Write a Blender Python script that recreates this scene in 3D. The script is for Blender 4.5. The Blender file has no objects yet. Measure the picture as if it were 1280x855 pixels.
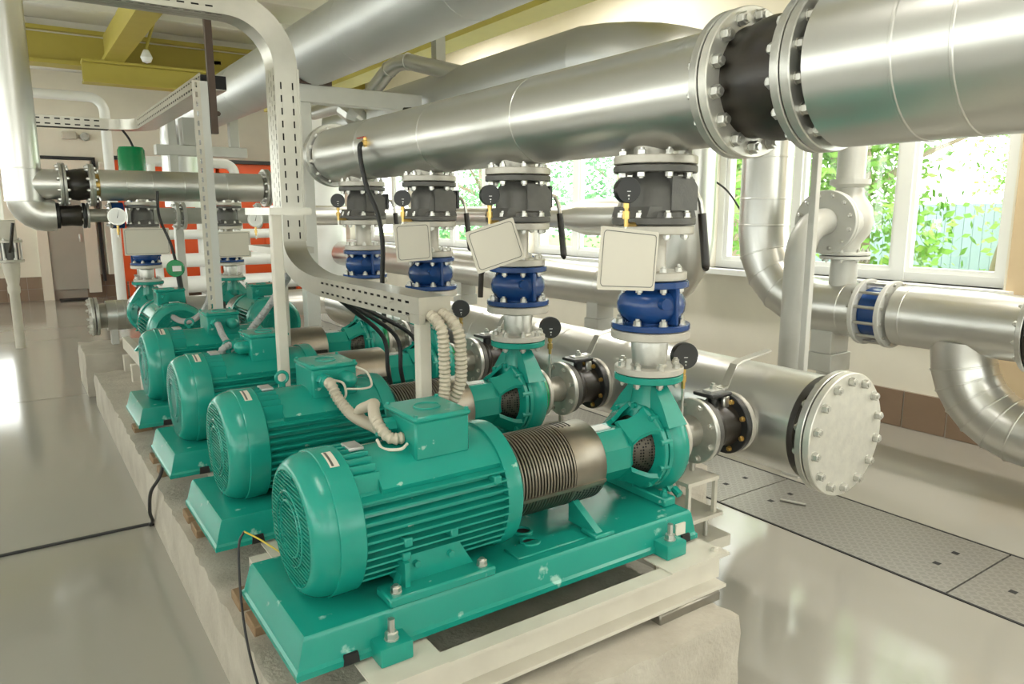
import bpy, bmesh, math, random
from mathutils import Vector, Matrix
random.seed(7)
S = bpy.context.scene
COL = S.collection
PI = math.pi
V = Vector

# ------------------------------------------------------------------ camera
cam_d = bpy.data.cameras.new('camera')
cam = bpy.data.objects.new('camera', cam_d)
COL.objects.link(cam)
cam_d.sensor_width = 36.0
cam_d.lens = 36.0 * 910.77 / 1280
cam_d.clip_start = 0.02
cam_d.clip_end = 300
def cam_axes():
    cx, cy = 640, 427.5
    a = (6 - cx, cy - 266); b = (1990 - cx, cy - 264)
    f = math.sqrt(-(a[0]*b[0] + a[1]*b[1]))
    Y = V((a[0], a[1], f)).normalized(); X = V((b[0], b[1], f)).normalized(); Z = Y.cross(X)
    return X, Y, Z
_X, _Y, _Z = cam_axes()
cam.matrix_world = Matrix(((_X[0], _X[1], -_X[2], 0), (_Y[0], _Y[1], -_Y[2], 0), (_Z[0], _Z[1], -_Z[2], 1.53), (0, 0, 0, 1)))
S.camera = cam

# ------------------------------------------------------------------ light, world, exposure
S.view_settings.view_transform = 'Standard'
S.view_settings.look = 'None'
S.view_settings.gamma = 1.0
S.view_settings.use_curve_mapping = False
S.view_settings.exposure = 0.08
W = bpy.data.worlds.new('world'); S.world = W; W.use_nodes = True
wn = W.node_tree; wn.nodes.clear()
bg = wn.nodes.new('ShaderNodeBackground'); wo = wn.nodes.new('ShaderNodeOutputWorld')
bg.inputs[0].default_value = (1.0, 0.98, 0.94, 1); bg.inputs[1].default_value = 6.0
wn.links.new(bg.outputs[0], wo.inputs[0])

# ------------------------------------------------------------------ materials
MATS = {}
def mat(name, col, rough=0.5, metal=0.0, var=0.0, scale=8.0, bump=0.0, bscale=60.0, col2=None, spec=0.5, coat=0.0, stretch=None, rvar=0.0):
    """principled material; var mixes towards col2 with noise, bump = fine relief"""
    m = bpy.data.materials.new(name); m.use_nodes = True
    nt = m.node_tree; p = nt.nodes['Principled BSDF']
    p.inputs['Base Color'].default_value = (*col, 1)
    p.inputs['Roughness'].default_value = rough
    p.inputs['Metallic'].default_value = metal
    p.inputs['Specular IOR Level'].default_value = spec
    p.inputs['Coat Weight'].default_value = coat
    tc = nt.nodes.new('ShaderNodeTexCoord'); mp = nt.nodes.new('ShaderNodeMapping')
    nt.links.new(tc.outputs['Object'], mp.inputs[0])
    if stretch: mp.inputs['Scale'].default_value = stretch
    if var > 0:
        n = nt.nodes.new('ShaderNodeTexNoise'); n.inputs['Scale'].default_value = scale; n.inputs['Detail'].default_value = 6
        nt.links.new(mp.outputs[0], n.inputs['Vector'])
        r = nt.nodes.new('ShaderNodeValToRGB')
        r.color_ramp.elements[0].position = 0.35; r.color_ramp.elements[1].position = 0.75
        c2 = col2 or tuple(c*0.7 for c in col)
        r.color_ramp.elements[0].color = (*col, 1)
        r.color_ramp.elements[1].color = (*[a*(1-var)+b*var for a, b in zip(col, c2)], 1)
        nt.links.new(n.outputs['Fac'], r.inputs[0]); nt.links.new(r.outputs[0], p.inputs['Base Color'])
        if rvar:
            mr = nt.nodes.new('ShaderNodeMapRange'); mr.inputs['To Min'].default_value = max(0.02, rough-rvar); mr.inputs['To Max'].default_value = rough+rvar
            nt.links.new(n.outputs['Fac'], mr.inputs[0]); nt.links.new(mr.outputs[0], p.inputs['Roughness'])
    if bump > 0:
        n2 = nt.nodes.new('ShaderNodeTexNoise'); n2.inputs['Scale'].default_value = bscale; n2.inputs['Detail'].default_value = 4
        nt.links.new(mp.outputs[0], n2.inputs['Vector'])
        b = nt.nodes.new('ShaderNodeBump'); b.inputs['Strength'].default_value = bump; b.inputs['Distance'].default_value = 0.01
        nt.links.new(n2.outputs['Fac'], b.inputs['Height']); nt.links.new(b.outputs[0], p.inputs['Normal'])
    MATS[name] = m
    return m
def chips(m, col, scale=30, lo=0.66, hi=0.7):
    """worn paint: small specks of another colour on top of the base colour"""
    nt = m.node_tree; p = nt.nodes['Principled BSDF']; src = p.inputs['Base Color'].links[0].from_socket
    tc = nt.nodes.new('ShaderNodeTexCoord')
    n = nt.nodes.new('ShaderNodeTexNoise'); n.inputs['Scale'].default_value = scale; n.inputs['Detail'].default_value = 8
    nt.links.new(tc.outputs['Object'], n.inputs['Vector'])
    r = nt.nodes.new('ShaderNodeValToRGB'); r.color_ramp.elements[0].position = lo; r.color_ramp.elements[1].position = hi
    nt.links.new(n.outputs['Fac'], r.inputs[0])
    mx = nt.nodes.new('ShaderNodeMix'); mx.data_type = 'RGBA'
    mx.inputs['B'].default_value = (*col, 1)
    nt.links.new(r.outputs[0], mx.inputs['Factor']); nt.links.new(src, mx.inputs['A']); nt.links.new(mx.outputs['Result'], p.inputs['Base Color'])

mat('green', (0.008, 0.26, 0.20), 0.25, 0, 0.5, 5, 0.03, 40, col2=(0.014, 0.31, 0.24))
chips(MATS['green'], (0.28, 0.50, 0.42), 22, 0.70, 0.74)
mat('green_bright', (0.0, 0.23, 0.07), 0.25)
mat('alu', (0.68, 0.675, 0.645), 0.31, 0.93, 0.3, 2, 0.002, 12, col2=(0.60, 0.595, 0.57), rvar=0.02)
mat('alu_dull', (0.62, 0.63, 0.62), 0.42, 0.85, 0.25, 2, 0.003, 12)
mat('galv', (0.58, 0.575, 0.535), 0.36, 0.78, 0.6, 30, 0.05, 90, col2=(0.42, 0.415, 0.385))
mat('cover_plate', (0.70, 0.685, 0.62), 0.42, 0.6, 0.6, 25, 0.05, 90, col2=(0.55, 0.54, 0.50))
mat('silver_paint', (0.54, 0.51, 0.45), 0.42, 0.3, 0.5, 20, 0.04, 70, col2=(0.40, 0.38, 0.33))
mat('steel', (0.60, 0.59, 0.55), 0.3, 0.9)
mat('raw_pipe', (0.40, 0.38, 0.33), 0.4, 0.6, 0.5, 20, 0.03, 70)
mat('rubber', (0.018, 0.015, 0.012), 0.35, 0, 0.4, 15, 0.05, 60, col2=(0.06, 0.045, 0.03))
mat('black_paint', (0.02, 0.02, 0.02), 0.35)
mat('dark_cast', (0.105, 0.102, 0.095), 0.5, 0.3, 0.5, 20, 0.1, 120, col2=(0.15, 0.145, 0.13))
mat('blue', (0.010, 0.050, 0.19), 0.26, 0, 0.4, 12, 0.04, 80, col2=(0.016, 0.075, 0.26))
mat('white_paint', (0.62, 0.585, 0.50), 0.4, 0, 0.5, 10, 0.03, 50, col2=(0.52, 0.48, 0.40))
mat('pvc', (0.86, 0.87, 0.85), 0.3)
mat('grey_paint', (0.50, 0.50, 0.46), 0.38, 0.1, 0.3, 6)
mat('pale_grey', (0.62, 0.62, 0.58), 0.4, 0.1, 0.3, 6)
mat('tray_zinc', (0.50, 0.485, 0.43), 0.30, 0.9, 0.5, 12, 0.02, 50, col2=(0.40, 0.385, 0.34))
mat('guard', (0.27, 0.24, 0.195), 0.36, 0.9, 0.5, 12, 0.03, 60, col2=(0.19, 0.165, 0.13))
mat('dark_gap', (0.012, 0.012, 0.012), 0.7)
mat('brass', (0.62, 0.42, 0.14), 0.3, 0.9)
mat('hose', (0.46, 0.41, 0.32), 0.5)
mat('grey_hose', (0.35, 0.35, 0.34), 0.5)
mat('cable', (0.02, 0.02, 0.02), 0.5)
mat('wire', (0.60, 0.58, 0.48), 0.5)
mat('wire_yellow', (0.55, 0.42, 0.05), 0.5)
mat('sign', (0.66, 0.62, 0.53), 0.4)
mat('sign_line', (0.10, 0.10, 0.09), 0.5)
mat('dial', (0.85, 0.85, 0.82), 0.3)
mat('red_paint', (0.50, 0.05, 0.02), 0.4)
mat('orange', (0.72, 0.085, 0.010), 0.4, 0, 0.3, 3, col2=(0.78, 0.12, 0.02))
mat('yellow', (0.50, 0.42, 0.08), 0.5, 0, 0.4, 5, 0.02, 40, col2=(0.42, 0.35, 0.06))
mat('brown_paint', (0.075, 0.045, 0.03), 0.5)
mat('wood', (0.26, 0.17, 0.09), 0.7, 0, 0.6, 10, 0.1, 60, col2=(0.15, 0.09, 0.05))
mat('wall', (0.86, 0.815, 0.70), 0.7, 0, 0.2, 3, 0.03, 80)
mat('pier', (0.62, 0.48, 0.30), 0.7)
mat('ceiling', (0.78, 0.76, 0.70), 0.8, 0, 0.2, 3)
mat('tile', (0.27, 0.185, 0.125), 0.35, 0, 0.5, 6, 0.02, 60, col2=(0.22, 0.15, 0.10))
mat('grout', (0.42, 0.38, 0.32), 0.8)
mat('door', (0.44, 0.43, 0.37), 0.5, 0, 0.2, 4)
mat('concrete', (0.50, 0.46, 0.385), 0.6, 0, 0.8, 6, 0.5, 55, col2=(0.34, 0.30, 0.24))
mat('floor', (0.335, 0.318, 0.275), 0.10, 0, 0.3, 1.2, 0.006, 6, col2=(0.295, 0.278, 0.24), spec=0.55, rvar=0.03)
mat('joint', (0.06, 0.05, 0.045), 0.8)
mat('shim', (0.28, 0.26, 0.22), 0.35, 0.7, 0.5, 20, 0.1, 60)
mat('asphalt', (0.55, 0.55, 0.53), 0.9, 0, 0.3, 2)
mat('grass', (0.22, 0.33, 0.08), 0.9, 0, 0.5, 3)
mat('bark', (0.42, 0.33, 0.26), 0.9, 0, 0.6, 6, 0.4, 20, col2=(0.28, 0.21, 0.16))
mat('leaf', (0.16, 0.40, 0.06), 0.6, 0, 0.7, 3, col2=(0.42, 0.60, 0.10))
mat('leaf_blue', (0.10, 0.34, 0.14), 0.6, 0, 0.7, 3, col2=(0.25, 0.50, 0.16))
mat('fence_blue', (0.30, 0.40, 0.44), 0.7)
mat('fence_red', (0.50, 0.10, 0.09), 0.7)
mat('house', (0.72, 0.62, 0.52), 0.8)
mat('roof', (0.58, 0.30, 0.24), 0.8)
mat('green_worn', (0.008, 0.26, 0.20), 0.27, 0, 0.5, 5, 0.03, 40, col2=(0.014, 0.31, 0.24), stretch=(1, 1, 1))
chips(MATS['green_worn'], (0.30, 0.55, 0.47), 11, 0.655, 0.70)
def checker_mat():
    m = mat('checker', (0.28, 0.27, 0.24), 0.38, 0.55, 0.4, 10, col2=(0.27, 0.26, 0.235))
    nt = m.node_tree; p = nt.nodes['Principled BSDF']
    tc = nt.nodes.new('ShaderNodeTexCoord')
    def bars(rot, off):
        mp = nt.nodes.new('ShaderNodeMapping'); mp.inputs['Rotation'].default_value = (0, 0, rot); mp.inputs['Location'].default_value = off; mp.inputs['Scale'].default_value = (28, 28, 28)
        nt.links.new(tc.outputs['Object'], mp.inputs[0])
        sx = nt.nodes.new('ShaderNodeSeparateXYZ'); nt.links.new(mp.outputs[0], sx.inputs[0])
        outs = []
        for i, (per, w) in enumerate(((1.0, 0.32), (1.0, 0.8))):
            a = nt.nodes.new('ShaderNodeMath'); a.operation = 'PINGPONG'; a.inputs[1].default_value = 0.5; nt.links.new(sx.outputs[i], a.inputs[0])
            b = nt.nodes.new('ShaderNodeMath'); b.operation = 'LESS_THAN'; b.inputs[1].default_value = w/2; nt.links.new(a.outputs[0], b.inputs[0]); outs.append(b)
        c = nt.nodes.new('ShaderNodeMath'); c.operation = 'MULTIPLY'; nt.links.new(outs[0].outputs[0], c.inputs[0]); nt.links.new(outs[1].outputs[0], c.inputs[1])
        ck = nt.nodes.new('ShaderNodeTexChecker'); ck.inputs['Scale'].default_value = 1.0; nt.links.new(mp.outputs[0], ck.inputs['Vector'])
        return c
    a = bars(PI/4, (0, 0, 0)); b = bars(-PI/4, (.5, .5, 0))
    mx = nt.nodes.new('ShaderNodeMath'); mx.operation = 'MAXIMUM'
    nt.links.new(a.outputs[0], mx.inputs[0]); nt.links.new(b.outputs[0], mx.inputs[1])
    bp = nt.nodes.new('ShaderNodeBump'); bp.inputs['Strength'].default_value = 0.9; bp.inputs['Distance'].default_value = 0.006
    nt.links.new(mx.outputs[0], bp.inputs['Height']); nt.links.new(bp.outputs[0], p.inputs['Normal'])
    cm = nt.nodes.new('ShaderNodeMix'); cm.data_type = 'RGBA'; cm.inputs['B'].default_value = (.46, .445, .40, 1)
    src = p.inputs['Base Color'].links[0].from_socket
    hf = nt.nodes.new('ShaderNodeMath'); hf.operation = 'MULTIPLY'; hf.inputs[1].default_value = .28; nt.links.new(mx.outputs[0], hf.inputs[0])
    nt.links.new(hf.outputs[0], cm.inputs['Factor']); nt.links.new(src, cm.inputs['A']); nt.links.new(cm.outputs['Result'], p.inputs['Base Color'])
checker_mat()
def perforated_mat():
    m = mat('perforated', (0.10, 0.095, 0.085), 0.4, 0.7)
    nt = m.node_tree; p = nt.nodes['Principled BSDF']
    tc = nt.nodes.new('ShaderNodeTexCoord'); mp = nt.nodes.new('ShaderNodeMapping'); mp.inputs['Scale'].default_value = (95, 95, 95)
    nt.links.new(tc.outputs['Object'], mp.inputs[0])
    vo = nt.nodes.new('ShaderNodeTexVoronoi'); vo.inputs['Randomness'].default_value = 0; vo.inputs['Scale'].default_value = 1
    nt.links.new(mp.outputs[0], vo.inputs['Vector'])
    r = nt.nodes.new('ShaderNodeValToRGB'); r.color_ramp.interpolation = 'CONSTANT'
    r.color_ramp.elements[0].color = (0.006, 0.006, 0.006, 1); r.color_ramp.elements[1].position = 0.36; r.color_ramp.elements[1].color = (0.085, 0.075, 0.06, 1)
    nt.links.new(vo.outputs['Distance'], r.inputs[0]); nt.links.new(r.outputs[0], p.inputs['Base Color'])
perforated_mat()
def glass_mat():
    m = bpy.data.materials.new('glass'); m.use_nodes = True; nt = m.node_tree; nt.nodes.clear()
    o = nt.nodes.new('ShaderNodeOutputMaterial'); t = nt.nodes.new('ShaderNodeBsdfTransparent'); g = nt.nodes.new('ShaderNodeBsdfGlossy')
    g.inputs['Roughness'].default_value = 0.02; t.inputs[0].default_value = (0.95, 0.98, 0.97, 1)
    mx = nt.nodes.new('ShaderNodeMixShader')
    mx.inputs[0].default_value = 0.06
    nt.links.new(t.outputs[0], mx.inputs[1]); nt.links.new(g.outputs[0], mx.inputs[2]); nt.links.new(mx.outputs[0], o.inputs[0])
    MATS['glass'] = m
glass_mat()
def emit_mat(name, col, st):
    m = bpy.data.materials.new(name); m.use_nodes = True; p = m.node_tree.nodes['Principled BSDF']
    p.inputs['Base Color'].default_value = (0.9, 0.9, 0.88, 1); p.inputs['Emission Color'].default_value = (*col, 1); p.inputs['Emission Strength'].default_value = st
    MATS[name] = m
emit_mat('fill_lamp_glow', (1.0, 0.96, 0.86), 6.0)  # glowing tubes of the added fill lamps

# ------------------------------------------------------------------ geometry helpers
ORG = {}          # world origin that each object's mesh coordinates are measured from
def frame(d):
    d = V(d).normalized(); u = V((0, 0, 1)) if abs(d.z) < 0.9 else V((1, 0, 0))
    a = u.cross(d).normalized(); b = d.cross(a).normalized()
    return d, a, b
class G:
    def __init__(s): s.v = []; s.f = []
    def add(s, vs, fs):
        n = len(s.v); s.v += [V(p) for p in vs]; s.f += [tuple(i+n for i in f) for f in fs]
    def box(s, lo, hi, bev=0.0, rot=None, piv=None):
        lo = V(lo); hi = V(hi)
        if bev > 0:
            bm = bmesh.new(); bmesh.ops.create_cube(bm, size=1)
            for v in bm.verts: v.co = V(((lo[i]+hi[i])/2 + v.co[i]*(hi[i]-lo[i]) for i in range(3)))
            bmesh.ops.bevel(bm, geom=bm.edges[:], offset=bev, segments=2 if bev > .006 else 1, affect='EDGES', profile=.6)
            bm.verts.index_update(); vs = [v.co.copy() for v in bm.verts]; fs = [tuple(v.index for v in f.verts) for f in bm.faces]; bm.free()
        else:
            vs = [V((x, y, z)) for x in (lo.x, hi.x) for y in (lo.y, hi.y) for z in (lo.z, hi.z)]
            fs = [(0, 1, 3, 2), (4, 6, 7, 5), (0, 4, 5, 1), (2, 3, 7, 6), (0, 2, 6, 4), (1, 5, 7, 3)]
        if rot is not None:
            p = V(piv) if piv is not None else (lo+hi)/2
            vs = [p + rot @ (q-p) for q in vs]
        s.add(vs, fs); return s
    def lathe(s, p0, d, prof, n=24, phase=0.0, closed=False):
        """prof: list of (t along d, r); r=0 ends are single points; closed=True joins last ring to first"""
        d, a, b = frame(d); p0 = V(p0); base = len(s.v); rings = []
        for t, r in prof:
            if r <= 1e-6: rings.append([len(s.v)]); s.v.append(p0 + d*t)
            else:
                rings.append(list(range(len(s.v), len(s.v)+n)))
                for k in range(n):
                    an = phase + 2*PI*k/n; s.v.append(p0 + d*t + a*(r*math.cos(an)) + b*(r*math.sin(an)))
        prs = list(zip(rings[:-1], rings[1:])) + ([(rings[-1], rings[0])] if closed else [])
        for A, B in prs:
            for k in range(n):
                k2 = (k+1) % n
                if len(A) == 1 and len(B) == 1: continue
                if len(A) == 1: s.f.append((A[0], B[k2], B[k]))
                elif len(B) == 1: s.f.append((A[k], A[k2], B[0]))
                else: s.f.append((A[k], A[k2], B[k2], B[k]))
        return s
    def cyl(s, p0, p1, r0, r1=None, n=24, phase=0.0):
        p0 = V(p0); p1 = V(p1); L = (p1-p0).length; r1 = r0 if r1 is None else r1
        return s.lathe(p0, p1-p0, [(0, 0), (0, r0), (L, r1), (L, 0)], n, phase)
    def ring(s, p0, d, t0, t1, ri, ro, n=28):
        c = min(.003, (t1-t0)*.2)
        return s.lathe(p0, d, [(t0, ri), (t0, ro-c), (t0+c, ro), (t1-c, ro), (t1, ro-c), (t1, ri)], n, closed=True)
    def tube(s, pts, r, n=12, cap=True, rs=None):
        pts = [V(p) for p in pts]; rings = []
        d, a, b = frame(pts[1]-pts[0])
        for i, p in enumerate(pts):
            if i == 0: t = pts[1]-pts[0]
            elif i == len(pts)-1: t = pts[-1]-pts[-2]
            else: t = (pts[i+1]-pts[i]).normalized() + (pts[i]-pts[i-1]).normalized()
            t = t.normalized(); a = (a - t*a.dot(t)).normalized(); b = t.cross(a)
            rr = rs[i] if rs else r; rings.append(len(s.v)); k_ = 1.0
            if 0 < i < len(pts)-1: k_ = 1.0/max(.7, t.dot((pts[i]-pts[i-1]).normalized()))
            for k in range(n):
                an = 2*PI*k/n; s.v.append(p + a*(rr*math.cos(an)) + b*(rr*math.sin(an)))
        for A, B in zip(rings[:-1], rings[1:]):
            for k in range(n): k2 = (k+1) % n; s.f.append((A+k, A+k2, B+k2, B+k))
        if cap:
            s.f.append(tuple(rings[0]+k for k in range(n))[::-1]); s.f.append(tuple(rings[-1]+k for k in range(n)))
        return s
    def prism(s, poly, axis, lo, hi):
        """poly: 2-D outline in the two other axes (in x,y,z order), extruded along axis"""
        o = [i for i in range(3) if i != axis]; n = len(poly); vs = []
        for h in (lo, hi):
            for q in poly:
                p = [0, 0, 0]; p[axis] = h; p[o[0]] = q[0]; p[o[1]] = q[1]; vs.append(V(p))
        fs = [tuple(range(n))[::-1], tuple(range(n, 2*n))] + [(k, (k+1) % n, n+(k+1) % n, n+k) for k in range(n)]
        s.add(vs, fs); return s
    def sweep(s, frames):
        """frames: list of 4-corner loops, joined and capped"""
        n0 = len(s.v); m = len(frames[0])
        for fr in frames: s.v += [V(p) for p in fr]
        for i in range(len(frames)-1):
            A = n0+i*m; B = A+m
            for k in range(m): k2 = (k+1) % m; s.f.append((A+k, A+k2, B+k2, B+k))
        s.f.append(tuple(n0+k for k in range(m))[::-1]); s.f.append(tuple(n0+(len(frames)-1)*m+k for k in range(m))); return s
    def perf(s, o, u, v, L, Wd, rows, pitch, sl, sw, stagger=False, m0=.01):
        """sheet with real slots: rows of slots along u"""
        o = V(o); u = V(u).normalized(); v = V(v).normalized()
        def q(u0, u1, v0, v1):
            if u1-u0 < 1e-5 or v1-v0 < 1e-5: return
            s.add([o+u*u0+v*v0, o+u*u1+v*v0, o+u*u1+v*v1, o+u*u0+v*v1], [(0, 1, 2, 3)])
        vv = 0
        for r in range(rows):
            vc = Wd*(r+.5)/rows; q(0, L, vv, vc-sw/2); uu = 0; x = m0 + (pitch/2 if stagger and r % 2 else 0)
            while x + sl < L - m0*.5:
                q(uu, x, vc-sw/2, vc+sw/2); uu = x+sl; x += pitch
            q(uu, L, vc-sw/2, vc+sw/2); vv = vc+sw/2
        q(0, L, vv, Wd); return s
    def build(s, name, m, parent=None, loc=None, smooth=38, solid=0.0, fix=True):
        if parent is not None: o3 = ORG[parent.name]
        else: o3 = V(loc) if loc is not None else V((sum(p.x for p in s.v)/len(s.v), sum(p.y for p in s.v)/len(s.v), min(p.z for p in s.v)))
        me = bpy.data.meshes.new(name)
        me.from_pydata([p-o3 for p in s.v], [], s.f)
        if fix:
            bm = bmesh.new(); bm.from_mesh(me); bmesh.ops.recalc_face_normals(bm, faces=bm.faces); bm.to_mesh(me); bm.free()
        me.materials.append(MATS[m])
        if smooth:
            me.shade_smooth(); me.set_sharp_from_angle(angle=math.radians(smooth))
        o = bpy.data.objects.new(name, me); COL.objects.link(o)
        if parent is not None: o.parent = parent
        else: o.location = o3
        ORG[o.name] = o3
        if solid:
            md = o.modifiers.new('sheet', 'SOLIDIFY'); md.thickness = solid; md.offset = -1
        return o
def tag(o, label, cat, group=None):
    o['label'] = label; o['category'] = cat
    if group: o['group'] = group
    return o
def struct(o, label=None):
    o['kind'] = 'structure'
    if label: o['label'] = label
    return o
def thing(name, loc, label, cat, group=None):
    o = bpy.data.objects.new(name, None); COL.objects.link(o); o.location = loc; o.empty_display_size = .05
    ORG[o.name] = V(loc); return tag(o, label, cat, group)
KIDS = {}
def children(o): return [c for c in bpy.data.objects if c.parent == o]
def kidmap():
    KIDS.clear()
    for c in bpy.data.objects:
        if c.parent: KIDS.setdefault(c.parent.name, []).append(c)
def copy_tree(o, parent=None, skip=()):
    c = o.copy(); COL.objects.link(c)
    if parent is not None: c.parent = parent
    for k in KIDS.get(o.name, []):
        if k.name.split('.')[0] in skip: continue
        copy_tree(k, c)
    return c
def dup(o, move, label, rotz=0.0, sc=1.0, pivot=(0, 0, 0), dest=None, skip=()):
    """copy a thing; either moved by `move` or turned/scaled about pivot and carried to dest"""
    c = copy_tree(o, None, skip)
    if dest is None: c.location = V(o.location) + V(move)
    else:
        R = Matrix.Rotation(rotz, 3, 'Z')
        c.location = V(dest) + R @ ((V(o.location)-V(pivot))*sc)
        c.rotation_euler = (0, 0, rotz); c.scale = (sc, sc, sc)
    ORG[c.name] = V(c.location); c['label'] = label
    return c
BOLT = {}
def bolt_mesh(sz, m, stud):
    k = (round(sz, 4), m, stud)
    if k not in BOLT:
        g = G(); g.lathe((0, 0, 0), (0, 0, 1), [(0, 0), (0, sz*1.12), (sz*.22, sz*1.12), (sz*.22, 0)], 10)
        g.lathe((0, 0, 0), (0, 0, 1), [(sz*.2, 0), (sz*.2, sz), (sz*1.1, sz), (sz*1.22, sz*.86), (sz*1.22, 0)], 6)
        if stud: g.lathe((0, 0, 0), (0, 0, 1), [(sz*1.2, sz*.55), (sz*(1.22+stud), sz*.55), (sz*(1.22+stud), 0)], 8)
        me = bpy.data.meshes.new('bolt'); me.from_pydata(g.v, [], g.f); me.materials.append(MATS[m])
        bm = bmesh.new(); bm.from_mesh(me); bmesh.ops.recalc_face_normals(bm, faces=bm.faces); bm.to_mesh(me); bm.free()
        BOLT[k] = me
    return BOLT[k]
def bolt(parent, p, d, sz, m='steel', stud=0.45, name='bolt'):
    o = bpy.data.objects.new(name, bolt_mesh(sz, m, stud)); COL.objects.link(o); o.parent = parent
    o.location = V(p) - ORG[parent.name]; o.rotation_euler = V(d).to_track_quat('Z', 'Y').to_euler(); return o
def bolts(parent, c, d, R, n, sz, m='steel', phase=None, stud=0.45):
    d, a, b = frame(d); ph = PI/n if phase is None else phase
    for k in range(n):
        an = ph + 2*PI*k/n
        bolt(parent, V(c) + a*(R*math.cos(an)) + b*(R*math.sin(an)), d, sz, m, stud)
def arc(c, u, v, r, a0, a1, n):
    c = V(c); u = V(u); v = V(v)
    return [c + u*(r*math.cos(math.radians(a0+(a1-a0)*k/n))) + v*(r*math.sin(math.radians(a0+(a1-a0)*k/n))) for k in range(n+1)]
def spline(pts, n=8):
    pts = [V(p) for p in pts]; P = [pts[0]*2-pts[1]] + pts + [pts[-1]*2-pts[-2]]; out = []
    for i in range(1, len(P)-2):
        for k in range(n):
            t = k/n; a, b, c, d = P[i-1], P[i], P[i+1], P[i+2]
            out.append(.5*((2*b)+(c-a)*t+(2*a-5*b+4*c-d)*t*t+(3*b-3*c+d-a)*t**3))
    out.append(pts[-1]); return out
def seams(parent, p0, d, ts, r, m='alu', w=.010, h=.0022):
    for t in ts: G().ring(p0, d, t-w/2, t+w/2, r-.004, r+h, 40).build('cladding_seam', m, parent)
def corrugated(pts, r, pitch=.011, n=12):
    """ribbed hose: dense path with alternating radius"""
    L = [0]
    for a, b in zip(pts[:-1], pts[1:]): L.append(L[-1]+(b-a).length)
    N = int(L[-1]/(pitch/2)); out = []; rs = []; j = 0
    for i in range(N+1):
        t = L[-1]*i/N
        while j < len(L)-2 and L[j+1] < t: j += 1
        k = (t-L[j])/max(1e-6, L[j+1]-L[j]); out.append(pts[j].lerp(pts[j+1], k)); rs.append(r*(1.0 if i % 2 else .78))
    return G().tube(out, r, n, True, rs)
Z_ = (0, 0, 1)
ORD = ['first', 'second', 'third', 'fourth']
REF = "from the suction blind flange"
# pump lines
PY = [1.83, 2.65, 3.465, 4.345]
AX = 0.705        # shaft height
SX = 1.848        # discharge stack x

# ================================================================== ROOM
XL, XR, YB, YF, ZC = -4.6, 5.2, -4.6, 15.3, 4.05
floor = struct(G().box((XL-.3, YB-.3, -.2), (XR+.3, YF+.3, -.012)).build('floor', 'joint', loc=(0, 0, -.2), smooth=0))
for (x0, x1, y0, y1) in [(XL, .60, YB, 3.832), (XL, .60, 3.846, 7.05), (XL, .60, 7.064, 10.42), (XL, .60, 10.434, YF), (.60, 2.995, YB, YF), (3.605, XR, YB, YF)]:
    G().box((x0, y0, -.05), (x1, y1, 0)).build('floor_slab', 'floor', floor, smooth=0)
py = [-4.6, -3.4, -2.3, -1.15, .1, 1.262, 2.42, 3.58, 4.75, 5.9, 7.05, 8.2, 9.4, 10.6, 11.8, 13.0, 14.2, 15.3]
for a, b in zip(py[:-1], py[1:]):
    pl = G().box((3.003, a+.004, -.02), (3.597, b-.004, .0025)).build('floor_plate', 'checker', floor, smooth=0)
    for yy in (a+.15, b-.15 if b-a > 1 else b-.1):
        g = G()
        for xx in (3.24, 3.41): g.box((xx-.014, yy-.014, 0), (xx+.014, yy+.014, .0033))
        g.build('lifting_slot', 'dark_gap', pl, smooth=0)
for x in (2.998, 3.602): G().box((x-.006, YB, -.03), (x+.006, YF, .004)).build('plate_edge', 'dark_gap', floor, smooth=0)

def slab_ceiling():
    c = struct(G().box((XL-.3, YB-.3, ZC), (XR+.3, YF+.3, ZC+.25)).build('ceiling', 'ceiling', loc=(0, 0, ZC), smooth=0))
    y = YB
    while y < YF:
        G().box((XL, y, ZC-.16), (XR, y+.13, ZC+.01), .01).build('ceiling_rib', 'ceiling', c, smooth=0); y += 1.5
slab_ceiling()

def wall_with_openings(name, axis, pos, thick, lo, hi, z1, holes, m='wall'):
    """holes: (a0, a1, z0, z1) along the other axis; wall made of blocks around them"""
    g = G()
    def blk(a0, a1, z0, z1_):
        if a1-a0 < 1e-4 or z1_-z0 < 1e-4: return
        if axis == 0: g.box((pos, a0, z0), (pos+thick, a1, z1_))
        else: g.box((a0, pos, z0), (a1, pos+thick, z1_))
    a = lo
    for (h0, h1, z0, zt) in sorted(holes):
        blk(a, h0, 0, z1); blk(h0, h1, 0, z0); blk(h0, h1, zt, z1); a = h1
    blk(a, hi, 0, z1)
    return struct(g.build(name, m, loc=(pos if axis == 0 else 0, pos if axis == 1 else 0, 0), smooth=0))
WIN_R = [(-4.0, -1.7, 1.04, 3.0), (-1.35, .95, 1.04, 3.0), (2.05, 4.45, 1.04, 3.0), (4.85, 7.25, 1.04, 3.0), (7.65, 10.05, 1.04, 3.0), (10.45, 12.85, 1.04, 3.0)]
wall_r = wall_with_openings('wall_right', 0, XR, .32, YB-.3, YF+.3, ZC, WIN_R)
WIN_L = [(a, a+2.4, 1.04, 3.2) for a in (-4.0, -1.2, 1.6, 4.4, 7.2, 10.0, 12.7)]  # last three are unseen, added to brighten the header pipe's reflection
wall_l = wall_with_openings('wall_left', 0, XL-.32, .32, YB-.3, YF+.3, ZC, WIN_L)
WIN_F = [(-4.4, -2.7, 0.95, 3.0), (-2.4, -0.02, 0.95, 2.3)]  # first one added out of view as a bright reflection for the header
wall_f = wall_with_openings('wall_back', 1, YF, .32, XL-.3, XR+.3, ZC, WIN_F)
WIN_B = [(a, a+2.2, 1.04, 3.2) for a in (-4.0, -1.2, 1.6)]
wall_b = wall_with_openings('wall_front', 1, YB-.32, .32, XL-.3, XR+.3, ZC, WIN_B)
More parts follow.
